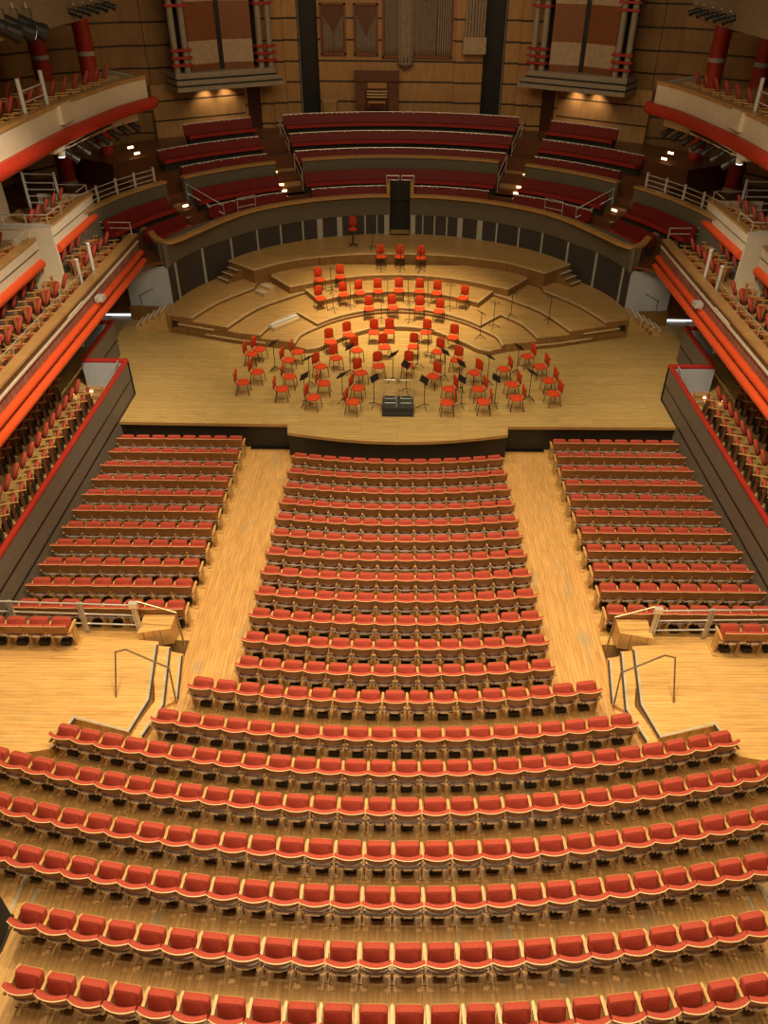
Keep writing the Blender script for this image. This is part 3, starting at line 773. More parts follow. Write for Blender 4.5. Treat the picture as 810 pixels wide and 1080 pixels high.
# ================================================================== SIDE GALLERIES
for s, nm in ((-1, 'left'), (1, 'right')):
    X = lambda x: -s * x           # left-hand data (negative x) to this side
    sg = 1 if s < 0 else -1
    def bx(x0, x1, y0, y1, z0, z1): 
        a, b = sorted((X(x0), X(x1))); return MB().box(a, b, y0, y1, z0, z1)
    g = sempty('wall_terrace_%s' % nm, 'grey clad wall with dark grooves and red capping beside the %s stalls' % nm)
    WX, WZ = -9.57, 2.33
    struct('cladding', bx(WX, WX - .14, 8, 25.0, 0, WZ - .05), 'terrace_cladding', parent=g)
    for z in (1.04, 1.62):
        struct('groove', bx(WX + .006, WX - .02, 8, 25.01, z, z + .07), 'black', parent=g)
    struct('capping', MB().tube([(X(WX - .07), 8, WZ), (X(WX - .07), 25.0, WZ)], .085, 12), 'cap_red', parent=g, smooth=True)
    struct('end_wall', bx(WX, -11.2, 24.86, 25.0, 1.0, WZ - .05), 'cool_white', parent=g)
    struct('end_capping', MB().tube([(X(WX - .03), 24.95, WZ), (X(-11.2), 24.95, WZ)], .09, 10), 'cap_red', parent=g, smooth=True)
    struct('inner_wall', bx(-11.10, -11.24, 25.0, 28.3, 1.0, WZ - .05), 'terrace_cladding', parent=g)
    struct('inner_groove', bx(-11.09, -11.12, 25.02, 28.32, 1.60, 1.65), 'black', parent=g)
    struct('inner_capping', MB().tube([(X(-11.17), 25.1, WZ), (X(-11.17), 28.3, WZ)], .09, 10), 'cap_red', parent=g, smooth=True)
    struct('far_end_wall', bx(-11.12, -12.4, 28.2, 28.33, 1.0, WZ - .05), 'cool_white', parent=g)
    struct('far_end_capping', MB().tube([(X(-11.1), 28.3, WZ), (X(-12.0), 28.3, WZ)], .09, 10), 'cap_red', parent=g, smooth=True)
    struct('floor_terrace_%s' % nm, bx(-9.7, -14.5, 8, 24.9, .55, 1.35), 'gallery_boards', 'boards of the %s side terrace' % nm)
    struct('floor_terrace_end_%s' % nm, bx(-11.2, -14.5, 24.9, 28.2, .55, 1.35), 'gallery_boards')
    struct('wall_under_gallery_%s' % nm, bx(-14.5, -14.7, 8, 33, .5, 3.4), 'black_soft', 'dark wall under the %s gallery' % nm)
    # timber vestibule beyond the terrace
    v = sempty('wall_vestibule_%s' % nm, 'dark timber lobby wall at the %s edge of the stage' % nm)
    struct('lobby_panel', MB().sweep(mir([(-11.75, 33.2), (-11.8, 32.35), (-13.4, 32.3)], s), [(0, 1.0), (-sg * .1, 1.0), (-sg * .1, 3.5), (0, 3.5)]), 'dark_wood', parent=v)
    struct('lit_skirting', MB().sweep(mir([(-11.6, 32.6), (-11.78, 32.2), (-12.9, 32.2)], s), [(0, 1.0), (sg * .05, 1.0), (sg * .05, 1.07), (0, 1.07)]), 'cool_glow', parent=v)

    # ---- lower gallery
    t2 = sempty('wall_lower_gallery_%s' % nm, 'lower %s gallery front with wooden ledge, frieze and two red tubes' % nm)
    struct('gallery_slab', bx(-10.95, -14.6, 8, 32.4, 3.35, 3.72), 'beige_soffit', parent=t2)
    struct('gallery_deck', bx(-11.2, -14.6, 8, 32.4, 3.72, 3.76), 'gallery_boards', parent=t2)
    struct('rear_step', bx(-12.0, -14.6, 8, 32.0, 3.76, 4.0), 'gallery_boards', parent=t2)
    struct('frieze_panel', bx(-10.95, -11.05, 8, 32.3, 3.72, 4.20), 'frieze', parent=t2)
    struct('pale_moulding', bx(-10.86, -10.97, 8, 32.35, 4.18, 4.24), 'white_paint', parent=t2)
    struct('dark_groove', bx(-10.92, -11.0, 8, 32.3, 4.24, 4.42), 'dark_wood', parent=t2)
    struct('ledge', bx(-10.86, -11.22, 8, 32.35, 4.44, 4.52), 'cap_wood', parent=t2)
    struct('inner_lining', bx(-11.0, -11.1, 8, 32.3, 3.76, 4.44), 'seat_wood', parent=t2)
    struct('end_panel', bx(-10.9, -13.6, 32.3, 32.42, 3.4, 4.45), 'grey_band', parent=t2)
    struct('lower_tube', MB().tube([(X(-10.58), 8, 3.60), (X(-10.58), 31.7, 3.60)], .125, 14), 'tube_red', parent=t2, smooth=True)
    struct('upper_tube', MB().tube([(X(-10.84), 8, 3.74), (X(-10.84), 32.3, 3.74)], .125, 14), 'tube_red', parent=t2, smooth=True)
    mb = MB()
    for i in range(16):
        y = 9 + i * 1.5
        mb.tube([(X(-10.95), y, 3.4), (X(-10.6), y, 3.45)], .03, 6)
    struct('tube_brackets', mb, 'brushed', parent=t2)
    # coil at the stage end of the tubes
    mb = MB().tube([(X(-10.55 + .0) , 31.6, 3.6), (X(-10.5), 31.9, 3.35), (X(-10.6), 31.8, 3.1), (X(-10.9), 31.9, 3.1)], .02, 6)
    struct('cable_loop', mb, 'black', parent=t2)
    # thin rail above the ledge and end rails, posts
    r = tag(empty('gallery_rail', (X(-11.25), 20, 4.5)), 'slim pinkish rail above the %s lower gallery ledge' % nm, 'rail')
    MB().tube([(0, -10, .32), (0, 6.7, .32)], .015, 6).build('rail', 'brushed', r, True)
    for k in range(9): MB().tube([(0, -9 + k * 1.95, 0), (0, -9 + k * 1.95, .32)], .012, 6).build('stanchion', 'brushed', r, True)
    for k, (yy, hh) in enumerate(((26.75, .8), (28.05, .95))):
        q = tag(empty('gallery_post', (X(-11.3), yy, 3.76)), 'thick white round post, %s of the pair on the %s lower gallery' % ('nearer' if k == 0 else 'farther', nm), 'post')
        MB().tube([(0, 0, 0), (0, 0, .72 + hh)], .065, 12).build('shaft', 'post_white', q, True)
        MB().lathe([(.075, .70 + hh), (.085, .74 + hh), (.06, .78 + hh)], 12).build('cap', 'post_white', q, True)
    r = tag(empty('gallery_end_rail', (X(-11.3), 32.2, 4.5)), 'bent white rail closing the stage end of the %s lower gallery' % nm, 'rail')
    MB().tube([(s * -.25, 0, 0), (s * -.25, 0, .5), (s * 2.1, 0, .5), (s * 2.1, 0, 0)], .025, 6).build('rail', 'post_white', r, True)
    MB().tube([(s * -.25, 0, .27), (s * 2.1, 0, .27)], .018, 6).build('lower_rail', 'post_white', r, True)
    # spotlight clamp on tubes
    q = tag(empty('tube_camera', (X(-10.7), 26.6, 3.95)), 'small white fitting clamped on the %s red gallery tubes' % nm, 'fitting')
    box(-.14, .14, -.18, .18, -.05, .12).build('body', 'post_white', q); MB().tube([(0, -.18, .03), (0, -.32, .0)], .06, 10).build('lens', 'brushed', q, True)
    for yy, ll in ((17.6, .9), (24.8, .7)):
        q = tag(empty('sconce_bar', (X(-10.9), yy, 4.28)), 'white linear fitting on the %s gallery front, %s one' % (nm, 'nearer' if yy < 20 else 'farther'), 'light fitting')
        MB().tube([(0, -ll, 0), (0, ll, 0)], .03, 8).build('bar', 'white_paint', q, True); box(-.03, .03, -.05, .05, -.06, 0).build('bracket', 'white_paint', q)

    # ---- middle boxes
    t3 = sempty('wall_middle_boxes_%s' % nm, 'white fronted middle boxes with red tubes on the %s' % nm)
    for (y0, y1) in ((28.0, 32.4), (17.0, 26.5)):
        struct('box_slab', bx(-12.5, -15.5, y0, y1, 5.2, 5.4), 'beige_soffit', parent=t3)
        struct('box_deck', bx(-12.6, -15.5, y0, y1, 5.4, 5.45), 'gallery_boards', parent=t3)
        struct('box_front', bx(-12.42, -12.55, y0, y1, 5.38, 6.05), 'white_paint', parent=t3)
        struct('box_groove', bx(-12.4, -12.47, y0, y1, 5.70, 5.73), 'grey_band', parent=t3)
        struct('box_cap', bx(-12.38, -12.68, y0, y1, 6.05, 6.13), 'cap_wood', parent=t3)
        struct('box_tube', MB().tube([(X(-12.42), y0 + .05, 5.26), (X(-12.42), y1 - .05, 5.26)], .16, 14), 'tube_red', parent=t3, smooth=True)
        struct('box_end', bx(-12.44, -14.6, y0 - .03, y0 + .12, 4.0, 6.05), 'white_paint', parent=t3)
        struct('box_far_end', bx(-12.5, -14.6, y1 - .1, y1, 4.0, 6.05), 'white_paint', parent=t3)
        struct('box_end_cap', bx(-12.4, -14.6, y0 - .04, y0 + .16, 6.05, 6.12), 'post_white', parent=t3)
        struct('box_undercroft', bx(-12.75, -12.85, y0, y1, 3.9, 5.2), 'grey_band', parent=t3)
        r = tag(empty('box_rail', (X(-12.55), y0, 6.12)), 'slim metal rail round the %s middle box on the %s' % ('far' if y0 > 20 else 'near', nm), 'rail')
        MB().tube([(-s * -1.6, .1, .3), (0, .1, .3), (0, y1 - y0 - .3, .3), (-s * -1.2, y1 - y0 - .3, .3)] if False else [(s * 1.6, .1, .3), (0, .1, .3), (0, 1.4, .3)], .018, 6).build('rail', 'steel', r, True)
        MB().tube([(0, y1 - y0 - 1.2, .3), (0, y1 - y0 - .1, .3), (s * 1.3, y1 - y0 - .1, .3)], .018, 6).build('rail', 'steel', r, True)
        for (xx, yy) in ((1.6, .1), (.8, .1), (0, .1), (0, 1.4), (0, y1 - y0 - .1), (1.3, y1 - y0 - .1)):
            MB().tube([(s * xx, yy, 0), (s * xx, yy, .3)], .014, 6).build('post', 'steel', r, True)
    # ladder-like steel gate behind box seats
    q = tag(empty('steel_gate', (X(-13.6), 32.0, 5.45)), 'tall white barred rail behind the far middle box on the %s' % nm, 'barred rail')
    for xx in (0, 1.25): MB().tube([(s * xx, 0, 0), (s * xx, 0, 1.5)], .06, 10).build('post', 'post_white', q, True)
    for h in (.35, .6, .85, 1.1, 1.42): MB().tube([(0, 0, h), (s * 1.25, 0, h)], .025, 6).build('bar', 'post_white', q, True)
    struct('wall_box_%s' % nm, bx(-15.5, -15.65, 10, 31.5, 5.2, 9.0), 'tower_cream', 'cream panelled wall behind the %s middle boxes' % nm)
    # steps between the boxes with a small light
    q = tag(empty('box_steps', (X(-13.2), 26.6, 4.0)), 'wooden steps climbing between the %s middle boxes' % nm, 'steps')
    for i in range(5): 
        a, b = sorted((s * (i * .28), s * 1.6)); MB().box(a, b, .05, 1.3, i * .2, i * .2 + .2).build('tread', 'gallery_boards', q)

    # ---- upper gallery, curved
    t4 = sempty('wall_upper_gallery_%s' % nm, 'curved white upper gallery front with red tube on the %s' % nm)
    path = smoothpath([(-10.98, 8), (-10.98, 16), (-10.95, 22.4), (-10.88, 26.5), (-10.62, 29.2), (-10.3, 31.5), (-9.75, 33.2)], 5)
    P = mir(path, s)
    out = [(p[0], p[1]) for p in path] + [(-10.6, 34.0), (-12.2, 36.2), (-15.0, 37.5), (-17.9, 35.0), (-18.2, 8)]
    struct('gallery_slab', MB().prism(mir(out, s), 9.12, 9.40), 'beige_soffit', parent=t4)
    struct('gallery_front', MB().sweep(P, [(sg * .02, 9.3), (-sg * .12, 9.3), (-sg * .12, 10.06), (sg * .02, 10.06)]), 'white_paint', parent=t4)
    struct('gallery_cap', MB().sweep(P, [(sg * .06, 10.06), (-sg * .22, 10.06), (-sg * .22, 10.16), (sg * .06, 10.16)]), 'cap_wood', parent=t4)
    struct('front_end', MB().sweep(mir([(-9.75, 33.2), (-10.5, 34.0), (-12, 35.6)], s), [(0, 9.3), (-sg * .1, 9.3), (-sg * .1, 10.06), (0, 10.06)]), 'white_paint', parent=t4)
    tp_ = mir(path, s)
    struct('gallery_tube', MB().tube([(x + s * -.10, y, 9.22) for x, y in tp_] + [(-s * -9.65, 33.5, 9.22)], .21, 16), 'column_red', parent=t4, smooth=True)
    sf = [(p[0] - .5, p[1]) for p in path if p[1] > 27]
    struct('soffit_fascia', MB().sweep(mir(sf, s), [(0, 8.62), (-sg * .15, 8.62), (-sg * .15, 9.15), (0, 9.15)]), 'white_paint', parent=t4)
    q = struct('control_box', bx(-10.7, -11.1, 26.9, 27.8, 9.55, 10.1), 'white_paint', parent=t4)
    # rails and posts
    q = tag(empty('upper_post_rail', (X(-11.15), 25.3, 10.1)), 'pair of white posts with rails on the %s upper gallery' % nm, 'posts')
    MB().tube([(0, 0, -.3), (0, 0, .95)], .065, 10).build('post', 'post_white', q, True)
    MB().tube([(0, 1.75, -.6), (0, 1.75, .95)], .065, 10).build('post', 'post_white', q, True)
    for h in (.3, .6): MB().tube([(0, 0, h), (0, 1.75, h)], .02, 6).build('rail', 'post_white', q, True)
    # seats rows for the upper gallery go in later; balcony seating deck
    struct('floor_upper_gallery_%s' % nm, MB().prism(mir([(-11.5, 8), (-11.4, 26), (-11.0, 30), (-10.6, 33), (-12.2, 36), (-16, 36.5), (-17.9, 35), (-18.0, 8)], s), 9.4, 9.5), 'gallery_boards', 'floor of the %s upper gallery' % nm)
    # columns
    for (cx_, cy_) in ((-15.2, 37.2), (-13.75, 38.7)):
        q = tag(empty('red_column', (X(cx_), cy_, 5.2)), 'thick red column with pale middle band, %s on the %s' % ('nearer the organ' if cx_ > -14 else 'outer one', nm), 'column')
        MB().tube([(0, 0, 0), (0, 0, 7.6)], .36, 20).build('shaft', 'column_red', q, True)
        for zz in (1.4, 2.4, 5.0):
            MB().tube([(0, 0, zz), (0, 0, zz + .16)], .375, 20).build('band', 'white_strip', q, True)
        MB().lathe([(.45, 7.3), (.5, 7.4), (.5, 7.55)], 18).build('capital', 'tower_grey', q, True)
        MB().lathe([(.42, .0), (.42, .12), (.37, .2)], 18).build('foot', 'tower_grey', q, True)
    # next gallery up: only its lower edge is in view
    P = mir([(-11.0, 16), (-11.0, 26), (-11.05, 31), (-11.1, 35.0)], s)
    struct('wall_top_gallery_%s' % nm, MB().sweep(P, [(0, 12.05), (-sg * .15, 12.05), (-sg * .15, 13.4), (0, 13.4)]), 'beige_soffit', 'fascia of the topmost gallery on the %s' % nm)
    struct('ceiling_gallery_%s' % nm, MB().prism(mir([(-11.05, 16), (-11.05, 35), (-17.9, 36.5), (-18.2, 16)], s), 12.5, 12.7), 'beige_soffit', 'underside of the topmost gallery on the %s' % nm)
    # rear upper gallery floor slab that meets the columns at choir level
    struct('floor_side_choir_%s' % nm, MB().prism(mir([(-11.6, 36.8), (-12.9, 33.3), (-13.2, 32.5), (-17.9, 32.5), (-18.2, 37), (-13.3, 41.8), (-12.2, 41.8), (-9.8, 41.0)], s), 4.9, 5.2), 'dark_wood', 'dark floor behind the %s choir seats' % nm)

# spotlights under and over the galleries
def spotlight(label, loc, rz, tilt=35, sc=1.0, lens='black'):
    t = tag(empty('stage_spotlight', loc, rz), label, 'spotlight', 'black spotlights on the gallery fronts')
    M = Matrix.Rotation(R(tilt), 4, 'X') @ Matrix.Scale(sc, 4)
    MB().lathe([(.10, -.26), (.115, -.2), (.115, .12), (.14, .2), (.14, .26)], 12, M=M @ Matrix.Rotation(R(90), 4, 'X')).build('housing', 'black', t, True)
    MB().lathe([(.12, .262), (.12, .27), (.02, .272)], 12, M=M @ Matrix.Rotation(R(90), 4, 'X')).build('lens', lens, t, True)
    MB().tube([(-.15 * sc, 0, 0), (-.15 * sc, 0, .26 * sc), (.15 * sc, 0, .26 * sc), (.15 * sc, 0, 0)], .014, 6).build('yoke', 'black', t, True)
    MB().tube([(0, 0, .26 * sc), (0, 0, .34 * sc)], .02, 6).build('hook', 'brushed', t, True)
    return t
for s, nm in ((-1, 'left'), (1, 'right')):
    pts = [(-11.1, 27.9), (-11.05, 28.9), (-11.0, 29.8), (-10.9, 30.7), (-10.8, 31.6), (-10.65, 32.4), (-10.5, 33.2)]
    for i, (x, y) in enumerate(pts):
        spotlight('black spotlight under the %s upper gallery, %s counting towards the organ' % (nm, ordi(i + 1)), (-s * x, y, 8.42), s * R(60) + pi, 40, .95)
        t = None
    mb = MB().tube([(-s * x, y, 8.74) for x, y in pts], .03, 6); mb.build('lighting_bar', 'black', None)
    o = D.objects[[o.name for o in D.objects if o.name.startswith('lighting_bar')][-1]]
    tag(o, 'thin dark bar carrying the spotlights under the %s upper gallery' % nm, 'lighting bar')
    for i, y in enumerate((30.3, 31.2, 32.1, 33.1, 34.0)):
        spotlight('black spotlight on the %s topmost gallery edge, %s towards the organ' % (nm, ordi(i + 1)), (s * 10.85, y, 12.32), s * R(60) + pi, 20, .8)
for i, (y, z) in enumerate(((24.6, 12.35), (25.5, 12.3), (26.4, 12.25))):
    spotlight('large black lamp at the top left corner, %s from the corner' % ordi(i + 1), (-10.85, y, z), pi * .75, 25, 1.7, 'lamp_lens' if i == 1 else 'black')
for s, nm in ((-1, 'left'), (1, 'right')):
    q = tag(empty('soffit_lamp', (s * 11.35, 27.7, 8.55)), 'small glowing white lamp under the %s upper gallery' % nm, 'lamp')
    MB().lathe([(.12, -.1), (.16, .08)], 12).build('shade', 'post_white', q); MB().lathe([(.10, -.13), (.11, -.1)], 12).build('bulb', 'lamp_lens', q)

# ================================================================== SEATS
def tipseat_meshes(flat=False):
    P = {}
    nu, nv = 8, 4
    def surf(off, z_lo=.56, z_hi=.87, v0=0.0, v1=1.0, wk=1.0, bulge=0.0):
        g = []
        for j in range(nv + 1):
            v = v0 + (v1 - v0) * j / nv
            for i in range(nu + 1):
                u = -1 + 2 * i / nu
                wd = (.262 if flat else .228 + .037 * v ** .7) * wk
                cu = (.015 if flat else .075)
                y = -.235 - .075 * v + cu * u * u + off + bulge * (1 - u ** 4) * sin(pi * min(1, .15 + .8 * (j / nv)))
                z = z_lo + (z_hi - z_lo) * v + (0 if flat else .035 * u * u * (1 - v)) - (.0 if flat else .02) * u * u * v
                g.append((u * wd, y, z))
        return g
    def shell(a, b):
        mb = MB(); n = nu + 1; m = (nu + 1) * (nv + 1)
        fs = []
        for j in range(nv):
            for i in range(nu):
                q = (j * n + i, j * n + i + 1, (j + 1) * n + i + 1, (j + 1) * n + i)
                fs.append(q); fs.append(tuple(k + m for k in q)[::-1])
        for i in range(nu):
            fs.append((i, i + 1, i + 1 + m, i + m)); t_ = nv * n
            fs.append((t_ + i, t_ + i + m, t_ + i + 1 + m, t_ + i + 1))
        for j in range(nv):
            fs.append((j * n, j * n + m, (j + 1) * n + m, (j + 1) * n)); e = nu
            fs.append((j * n + e, (j + 1) * n + e, (j + 1) * n + e + m, j * n + e + m))
        return mb.add(a + b, fs)
    P['back_shell'] = (shell(surf(0), surf(.022)), 'seat_back_wood')
    top = shell(surf(-.004, v0=.985, v1=1.015), surf(.012, v0=.985, v1=1.015)); P['back_rim'] = (top, 'rim_wood')
    P['back_cushion'] = (shell(surf(.012, v0=.15, v1=1.012, wk=.985), surf(.078, v0=.15, v1=1.0, wk=.95, bulge=.03)), 'seat_red')
    # tipped-up seat
    ol = []
    w_, l_ = .435, .39
    for cx_, cy_, a0 in ((w_ / 2 - .06, l_ - .07, 0), (-w_ / 2 + .06, l_ - .07, 90), (-w_ / 2 + .04, .04, 180), (w_ / 2 - .04, .04, 270)):
        rr = .06 if a0 < 180 else .04
        for k in range(4):
            a = R(a0 + 90 * k / 3); ol.append((cx_ + rr * cos(a), cy_ + rr * sin(a)))
    T = Matrix.Translation((0, -.02, .43)) @ Matrix.Rotation(R(70), 4, 'X')
    P['seat_cushion'] = (MB().slab(ol, [(-.03, .97), (.0, 1.0), (.05, 1.0), (.085, .93), (.10, .75)], M=T), 'seat_red')
    P['seat_pan'] = (MB().slab(ol, [(-.055, .80), (-.05, .95), (-.03, .97)], M=T), 'seat_wood')
    arm = lambda x: MB().slab([(x - .026, -.26), (x + .026, -.26), (x + .030, .16), (x + .020, .20), (x - .020, .20), (x - .030, .16)], [(.60, .9), (.61, 1), (.635, 1), (.645, .9)])
    P['armrest'] = (arm(-.265), 'arm_wood')
    P['armrest_right'] = (arm(.265), 'arm_wood')
    stnd = lambda x: MB().box(x - .018, x + .018, -.10, .10, .04, .60).box(x - .05, x + .05, -.20, .20, 0, .035)
    P['side_frame'] = (stnd(-.265), 'arm_wood')
    P['side_frame_right'] = (stnd(.265), 'arm_wood')
    P['seat_bracket'] = (MB().box(-.20, .20, -.20, -.05, .40, .47), 'dark_wood')
    P['tie_bar'] = (MB().tube([(-.25, -.18, .51), (-.12, -.25, .505), (.12, -.25, .505), (.25, -.18, .51)], .013, 6).box(-.08, .08, -.27, -.235, .475, .53).box(-.25, -.20, -.23, -.17, .48, .54).box(.20, .25, -.23, -.17, .48, .54).box(-.16, -.13, -.25, -.22, .46, .50), 'chair_chrome')
    P['air_vent'] = (MB().slab([(-.12, -.10), (.12, -.10), (.12, .08), (-.12, .08)], [(0, .8), (.03, .95), (.12, 1.0), (.16, .85)]), 'black')
    return P
TS = {False: tipseat_meshes(False), True: tipseat_meshes(True)}
TSM = {fl: {k: mb.mesh('tip_seat_' + k, mt, smooth=(k in ('back_shell', 'back_cushion', 'seat_cushion', 'tie_bar'))) for k, (mb, mt) in TS[fl].items()} for fl in TS}
NAMES = {'armrest_right': 'armrest', 'side_frame_right': 'side_frame'}
def make_tipseat(loc, rz, label, group, flat=False, last=False):
    t = tag(empty('tip_up_seat', loc, rz), label, 'seat', group); made = {}
    for k, me in TSM[flat].items():
        if k.endswith('_right') and not last: continue
        P_ = {'back_cushion': 'back_shell', 'back_rim': 'back_shell', 'seat_pan': 'seat_cushion'}.get(k)
        made[k] = part(NAMES.get(k, k), me, made[P_] if P_ else t)
    return t
YC = 38.5
seats = []      # (rowkey, x, y, z, rz, flat, last)
cy_rows = [20.73, 19.81, 18.96, 18.10, 17.30, 16.53, 15.68, 14.85, 14.03, 13.20, 12.36, 11.55, 10.77, 9.76, 8.93, 8.07, 7.17, 6.32, 5.38, 4.46]
counts = [14] * 12 + [17, 20, 28, 38, 36, 36, 24, 22]
for k, (yr, n) in enumerate(zip(cy_rows, counts)):
    rr = YC - yr
    half = (3.52 + .15 * k / 11) if k < 12 else {12: 4.62, 13: 5.18, 14: 7.2}.get(k, n * .53 / 2 if k < 18 else {18: 6.4, 19: 6.07}.get(k))
    da = 2 * half / n / rr
    for i in range(n):
        a = (i - (n - 1) / 2) * da
        x = rr * sin(a); y = YC - (rr - .31) * cos(a)
        seats.append((('centre', k), x * (rr - .31) / rr, y, F(y), a, False, i == n - 1))
for s, nm in ((-1, 'left'), (1, 'right')):
    for k in range(11):
        yr = 22.05 - k * .84
        for i in range(8):
            x = s * 5.22 + s * (.27 + i * .527) if s > 0 else -(5.22 + .27 + (7 - i) * .527)
            seats.append(((nm, k), x, yr + .31, F(yr) + .02, random.uniform(-.01, .01), True, i == 7))
    for i in range(6):
        x = -(7.62 + .27 + (5 - i) * .527) if s < 0 else 7.62 + .27 + i * .527
        seats.append(((nm + ' platform', 0), x, 12.85 + .05, .72, 0, True, i == 5))
# group into rows, keep what the camera sees
rowd = {}
for q in seats:
    px_, py_, dd = proj((q[1], q[2] - .2, q[3] + .8))
    if -14 < px_ < 824 and py_ < 1090:
        rowd.setdefault(q[0], []).append((px_, dd, q))
order = sorted(rowd, key=lambda k: sum(d for _, d, _ in rowd[k]) / len(rowd[k]))
BUDGET = 310; used = 0; indiv = []
for k in order:
    if used + len(rowd[k]) <= BUDGET and not (indiv and used > BUDGET): 
        indiv.append(k); used += len(rowd[k])
    else: break
far = MB(); far_by = {}
for k in order:
    L = sorted(rowd[k], key=lambda e: e[0])
    blk, rn = k
    if k in indiv:
        for i, (px_, dd, q) in enumerate(L):
            if blk == 'centre':
                if rn < 12: lab = 'red tip-up seat, %s from the left, %s centre row behind the stage front' % (ordi(i + 1), ordi(rn + 1)); grp = 'tip-up seats in the centre block'
                else: lab = 'red tip-up seat, %s from the left in the %s wide row, counting downwards' % (ordi(i + 1), ordi(rn - 11)); grp = 'tip-up seats in the wide curved rows'
            elif 'platform' in blk: lab = 'red tip-up seat, %s from the left in the short row on the %s' % (ordi(i + 1), blk); grp = 'tip-up seats on the platforms'
            else: lab = 'red tip-up seat, %s from the left, row %s from the stage, %s side block' % (ordi(i + 1), rn + 1, blk); grp = 'tip-up seats in the side blocks'
            _, x, y, z, rz, fl, last = q
            make_tipseat((x, y, z), rz + random.uniform(-.02, .02), lab, grp, fl, last)
    else:
        for px_, dd, q in L:
            _, x, y, z, rz, fl, last = q
            M = Matrix.Translation((x, y, z)) @ Matrix.Rotation(rz, 4, 'Z')
            for kk, (mb, mt) in TS[fl].items():
                if kk.endswith('_right') and not last: continue
                far_by.setdefault(mt, MB()).merge(mb, M)
# the remaining far seats as one object with one material slot per part
me = D.meshes.new('far_tip_up_seats'); vs = []; fs = []; mi = []; mats = []
for mt, mb in far_by.items():
    n = len(vs); vs += [tuple(v) for v in mb.v]; fs += [[i + n for i in f] for f in mb.f]; mi += [len(mats)] * len(mb.f); mats.append(mt)
me.from_pydata(vs, [], fs)
for mt in mats: me.materials.append(MATS[mt])
me.polygons.foreach_set('material_index', mi)
bm = bmesh.new(); bm.from_mesh(me); bmesh.ops.recalc_face_normals(bm, faces=bm.faces); bm.to_mesh(me); bm.free()
o = D.objects.new('far_tip_up_seats', me); COL.objects.link(o)
tag(o, 'many smaller red and brown tip-up seats in the rows nearest the stage front', 'seats', kind='stuff')

# ---- orchestra chairs
def stage_chair_meshes():
    P = {}
    ol = [(.235 * math.copysign(abs(cos(a)) ** .62, cos(a)), .225 * math.copysign(abs(sin(a)) ** .62, sin(a))) for a in [2 * pi * k / 20 for k in range(20)]]
    P['seat'] = (MB().slab(ol, [(.425, .9), (.44, 1.0), (.475, .98), (.49, .8)]), 'chair_red')
    ob = [(.18 * math.copysign(abs(cos(a)) ** .55, cos(a)), .235 * math.copysign(abs(sin(a)) ** .55, sin(a))) for a in [2 * pi * k / 20 for k in range(20)]]
    P['backrest'] = (MB().slab(ob, [(-.025, .9), (-.01, 1), (.02, 1), (.035, .85)], M=Matrix.Translation((0, -.25, .72)) @ Matrix.Rotation(R(82), 4, 'X')), 'chair_red')
    for i, (x, y) in enumerate(((-1, 1), (1, 1), (-1, -1), (1, -1))):
        pts = [(x * .19, y * .18, .43), (x * .215, y * .225 - (.03 if y < 0 else 0), 0)]
        P['leg%d' % i] = (MB().tube(pts, .014, 6), 'black')
    P['back_frame'] = (MB().tube([(-.17, -.17, .43), (-.175, -.245, .5), (-.165, -.29, .86)], .012, 6).tube([(.17, -.17, .43), (.175, -.245, .5), (.165, -.29, .86)], .012, 6), 'black')
    return {k: mb.mesh('stage_chair_' + k, mt, True) for k, (mb, mt) in P.items()}
SCM = stage_chair_meshes()
FLOOR_CH = [(-5.44, 27.94), (-5.68, 27.5), (-3.92, 27.72), (-4.19, 26.99), (-5.23, 25.97), (-3.99, 25.61), (-5.62, 25.12), (-4.15, 24.64), (-2.72, 28.67), (-2.02, 29.37), (-1.01, 29.64), (-0.39, 29.73), (-1.63, 27.91), (-0.55, 28.23), (-2.39, 27.2), (-2.93, 26.47), (-0.74, 26.57), (-1.39, 25.98), (-2.69, 25.11), (-1.44, 24.78), (-2.97, 24.03), (-1.56, 23.74), (1.11, 29.7), (2.19, 29.22), (0.59, 28.3), (1.54, 27.87), (0.35, 26.65), (2.23, 27.14), (1.3, 25.76), (2.82, 26.08), (1.83, 24.78), (2.88, 24.8), (1.71, 23.76), (2.99, 23.84), (5.0, 27.55), (3.96, 26.42), (5.37, 26.66), (4.13, 25.17), (5.51, 25.5), (4.17, 24.14), (5.52, 24.5)]
LV = {1.22: [(-1.28, 31.59), (-0.26, 31.76), (0.88, 31.64), (1.7, 31.38)],
      1.5: [(-3.38, 32.0), (-2.41, 32.45), (-1.72, 32.7), (-0.92, 32.9), (-0.02, 33.0), (0.9, 32.95), (1.64, 32.75), (2.76, 32.2)],
      1.75: [(-3.53, 33.55), (-2.64, 33.95)], 2.0: [(-0.86, 36.0), (0.01, 36.03), (1.0, 35.9)]}
NMS = {1.22: 'lowest riser', 1.5: 'second riser', 1.75: 'third riser', 2.0: 'fourth riser'}
def stage_chair(x, y, z, rz, lab, grp):
    t = tag(empty('orchestra_chair', (x, y, z), rz), lab, 'chair', grp)
    for k, me in SCM.items(): part('leg' if k.startswith('leg') else k, me, t)
def face(x, y, jx=0):                    # rotation so that local +y looks at the conductor
    d = Vector((0 - x, 23.0 - y)); return math.atan2(d.y, d.x) - pi / 2
fl = sorted(FLOOR_CH, key=lambda p: p[0] / (p[1] * .8 + 8))
for i, (x, y) in enumerate(fl):
    a = face(x, y)
    if y < 25.6 and abs(x) > 1: a = R(-90 - 10) if x < 0 else R(90 + 10)
    elif abs(x) > 3.4: a = R(-105) if x < 0 else R(105)
    stage_chair(x, y, 1.0, a + random.uniform(-.18, .18), 'red orchestra chair, %s from the left among those on the flat stage boards' % ordi(i + 1), 'orchestra chairs on the flat stage')
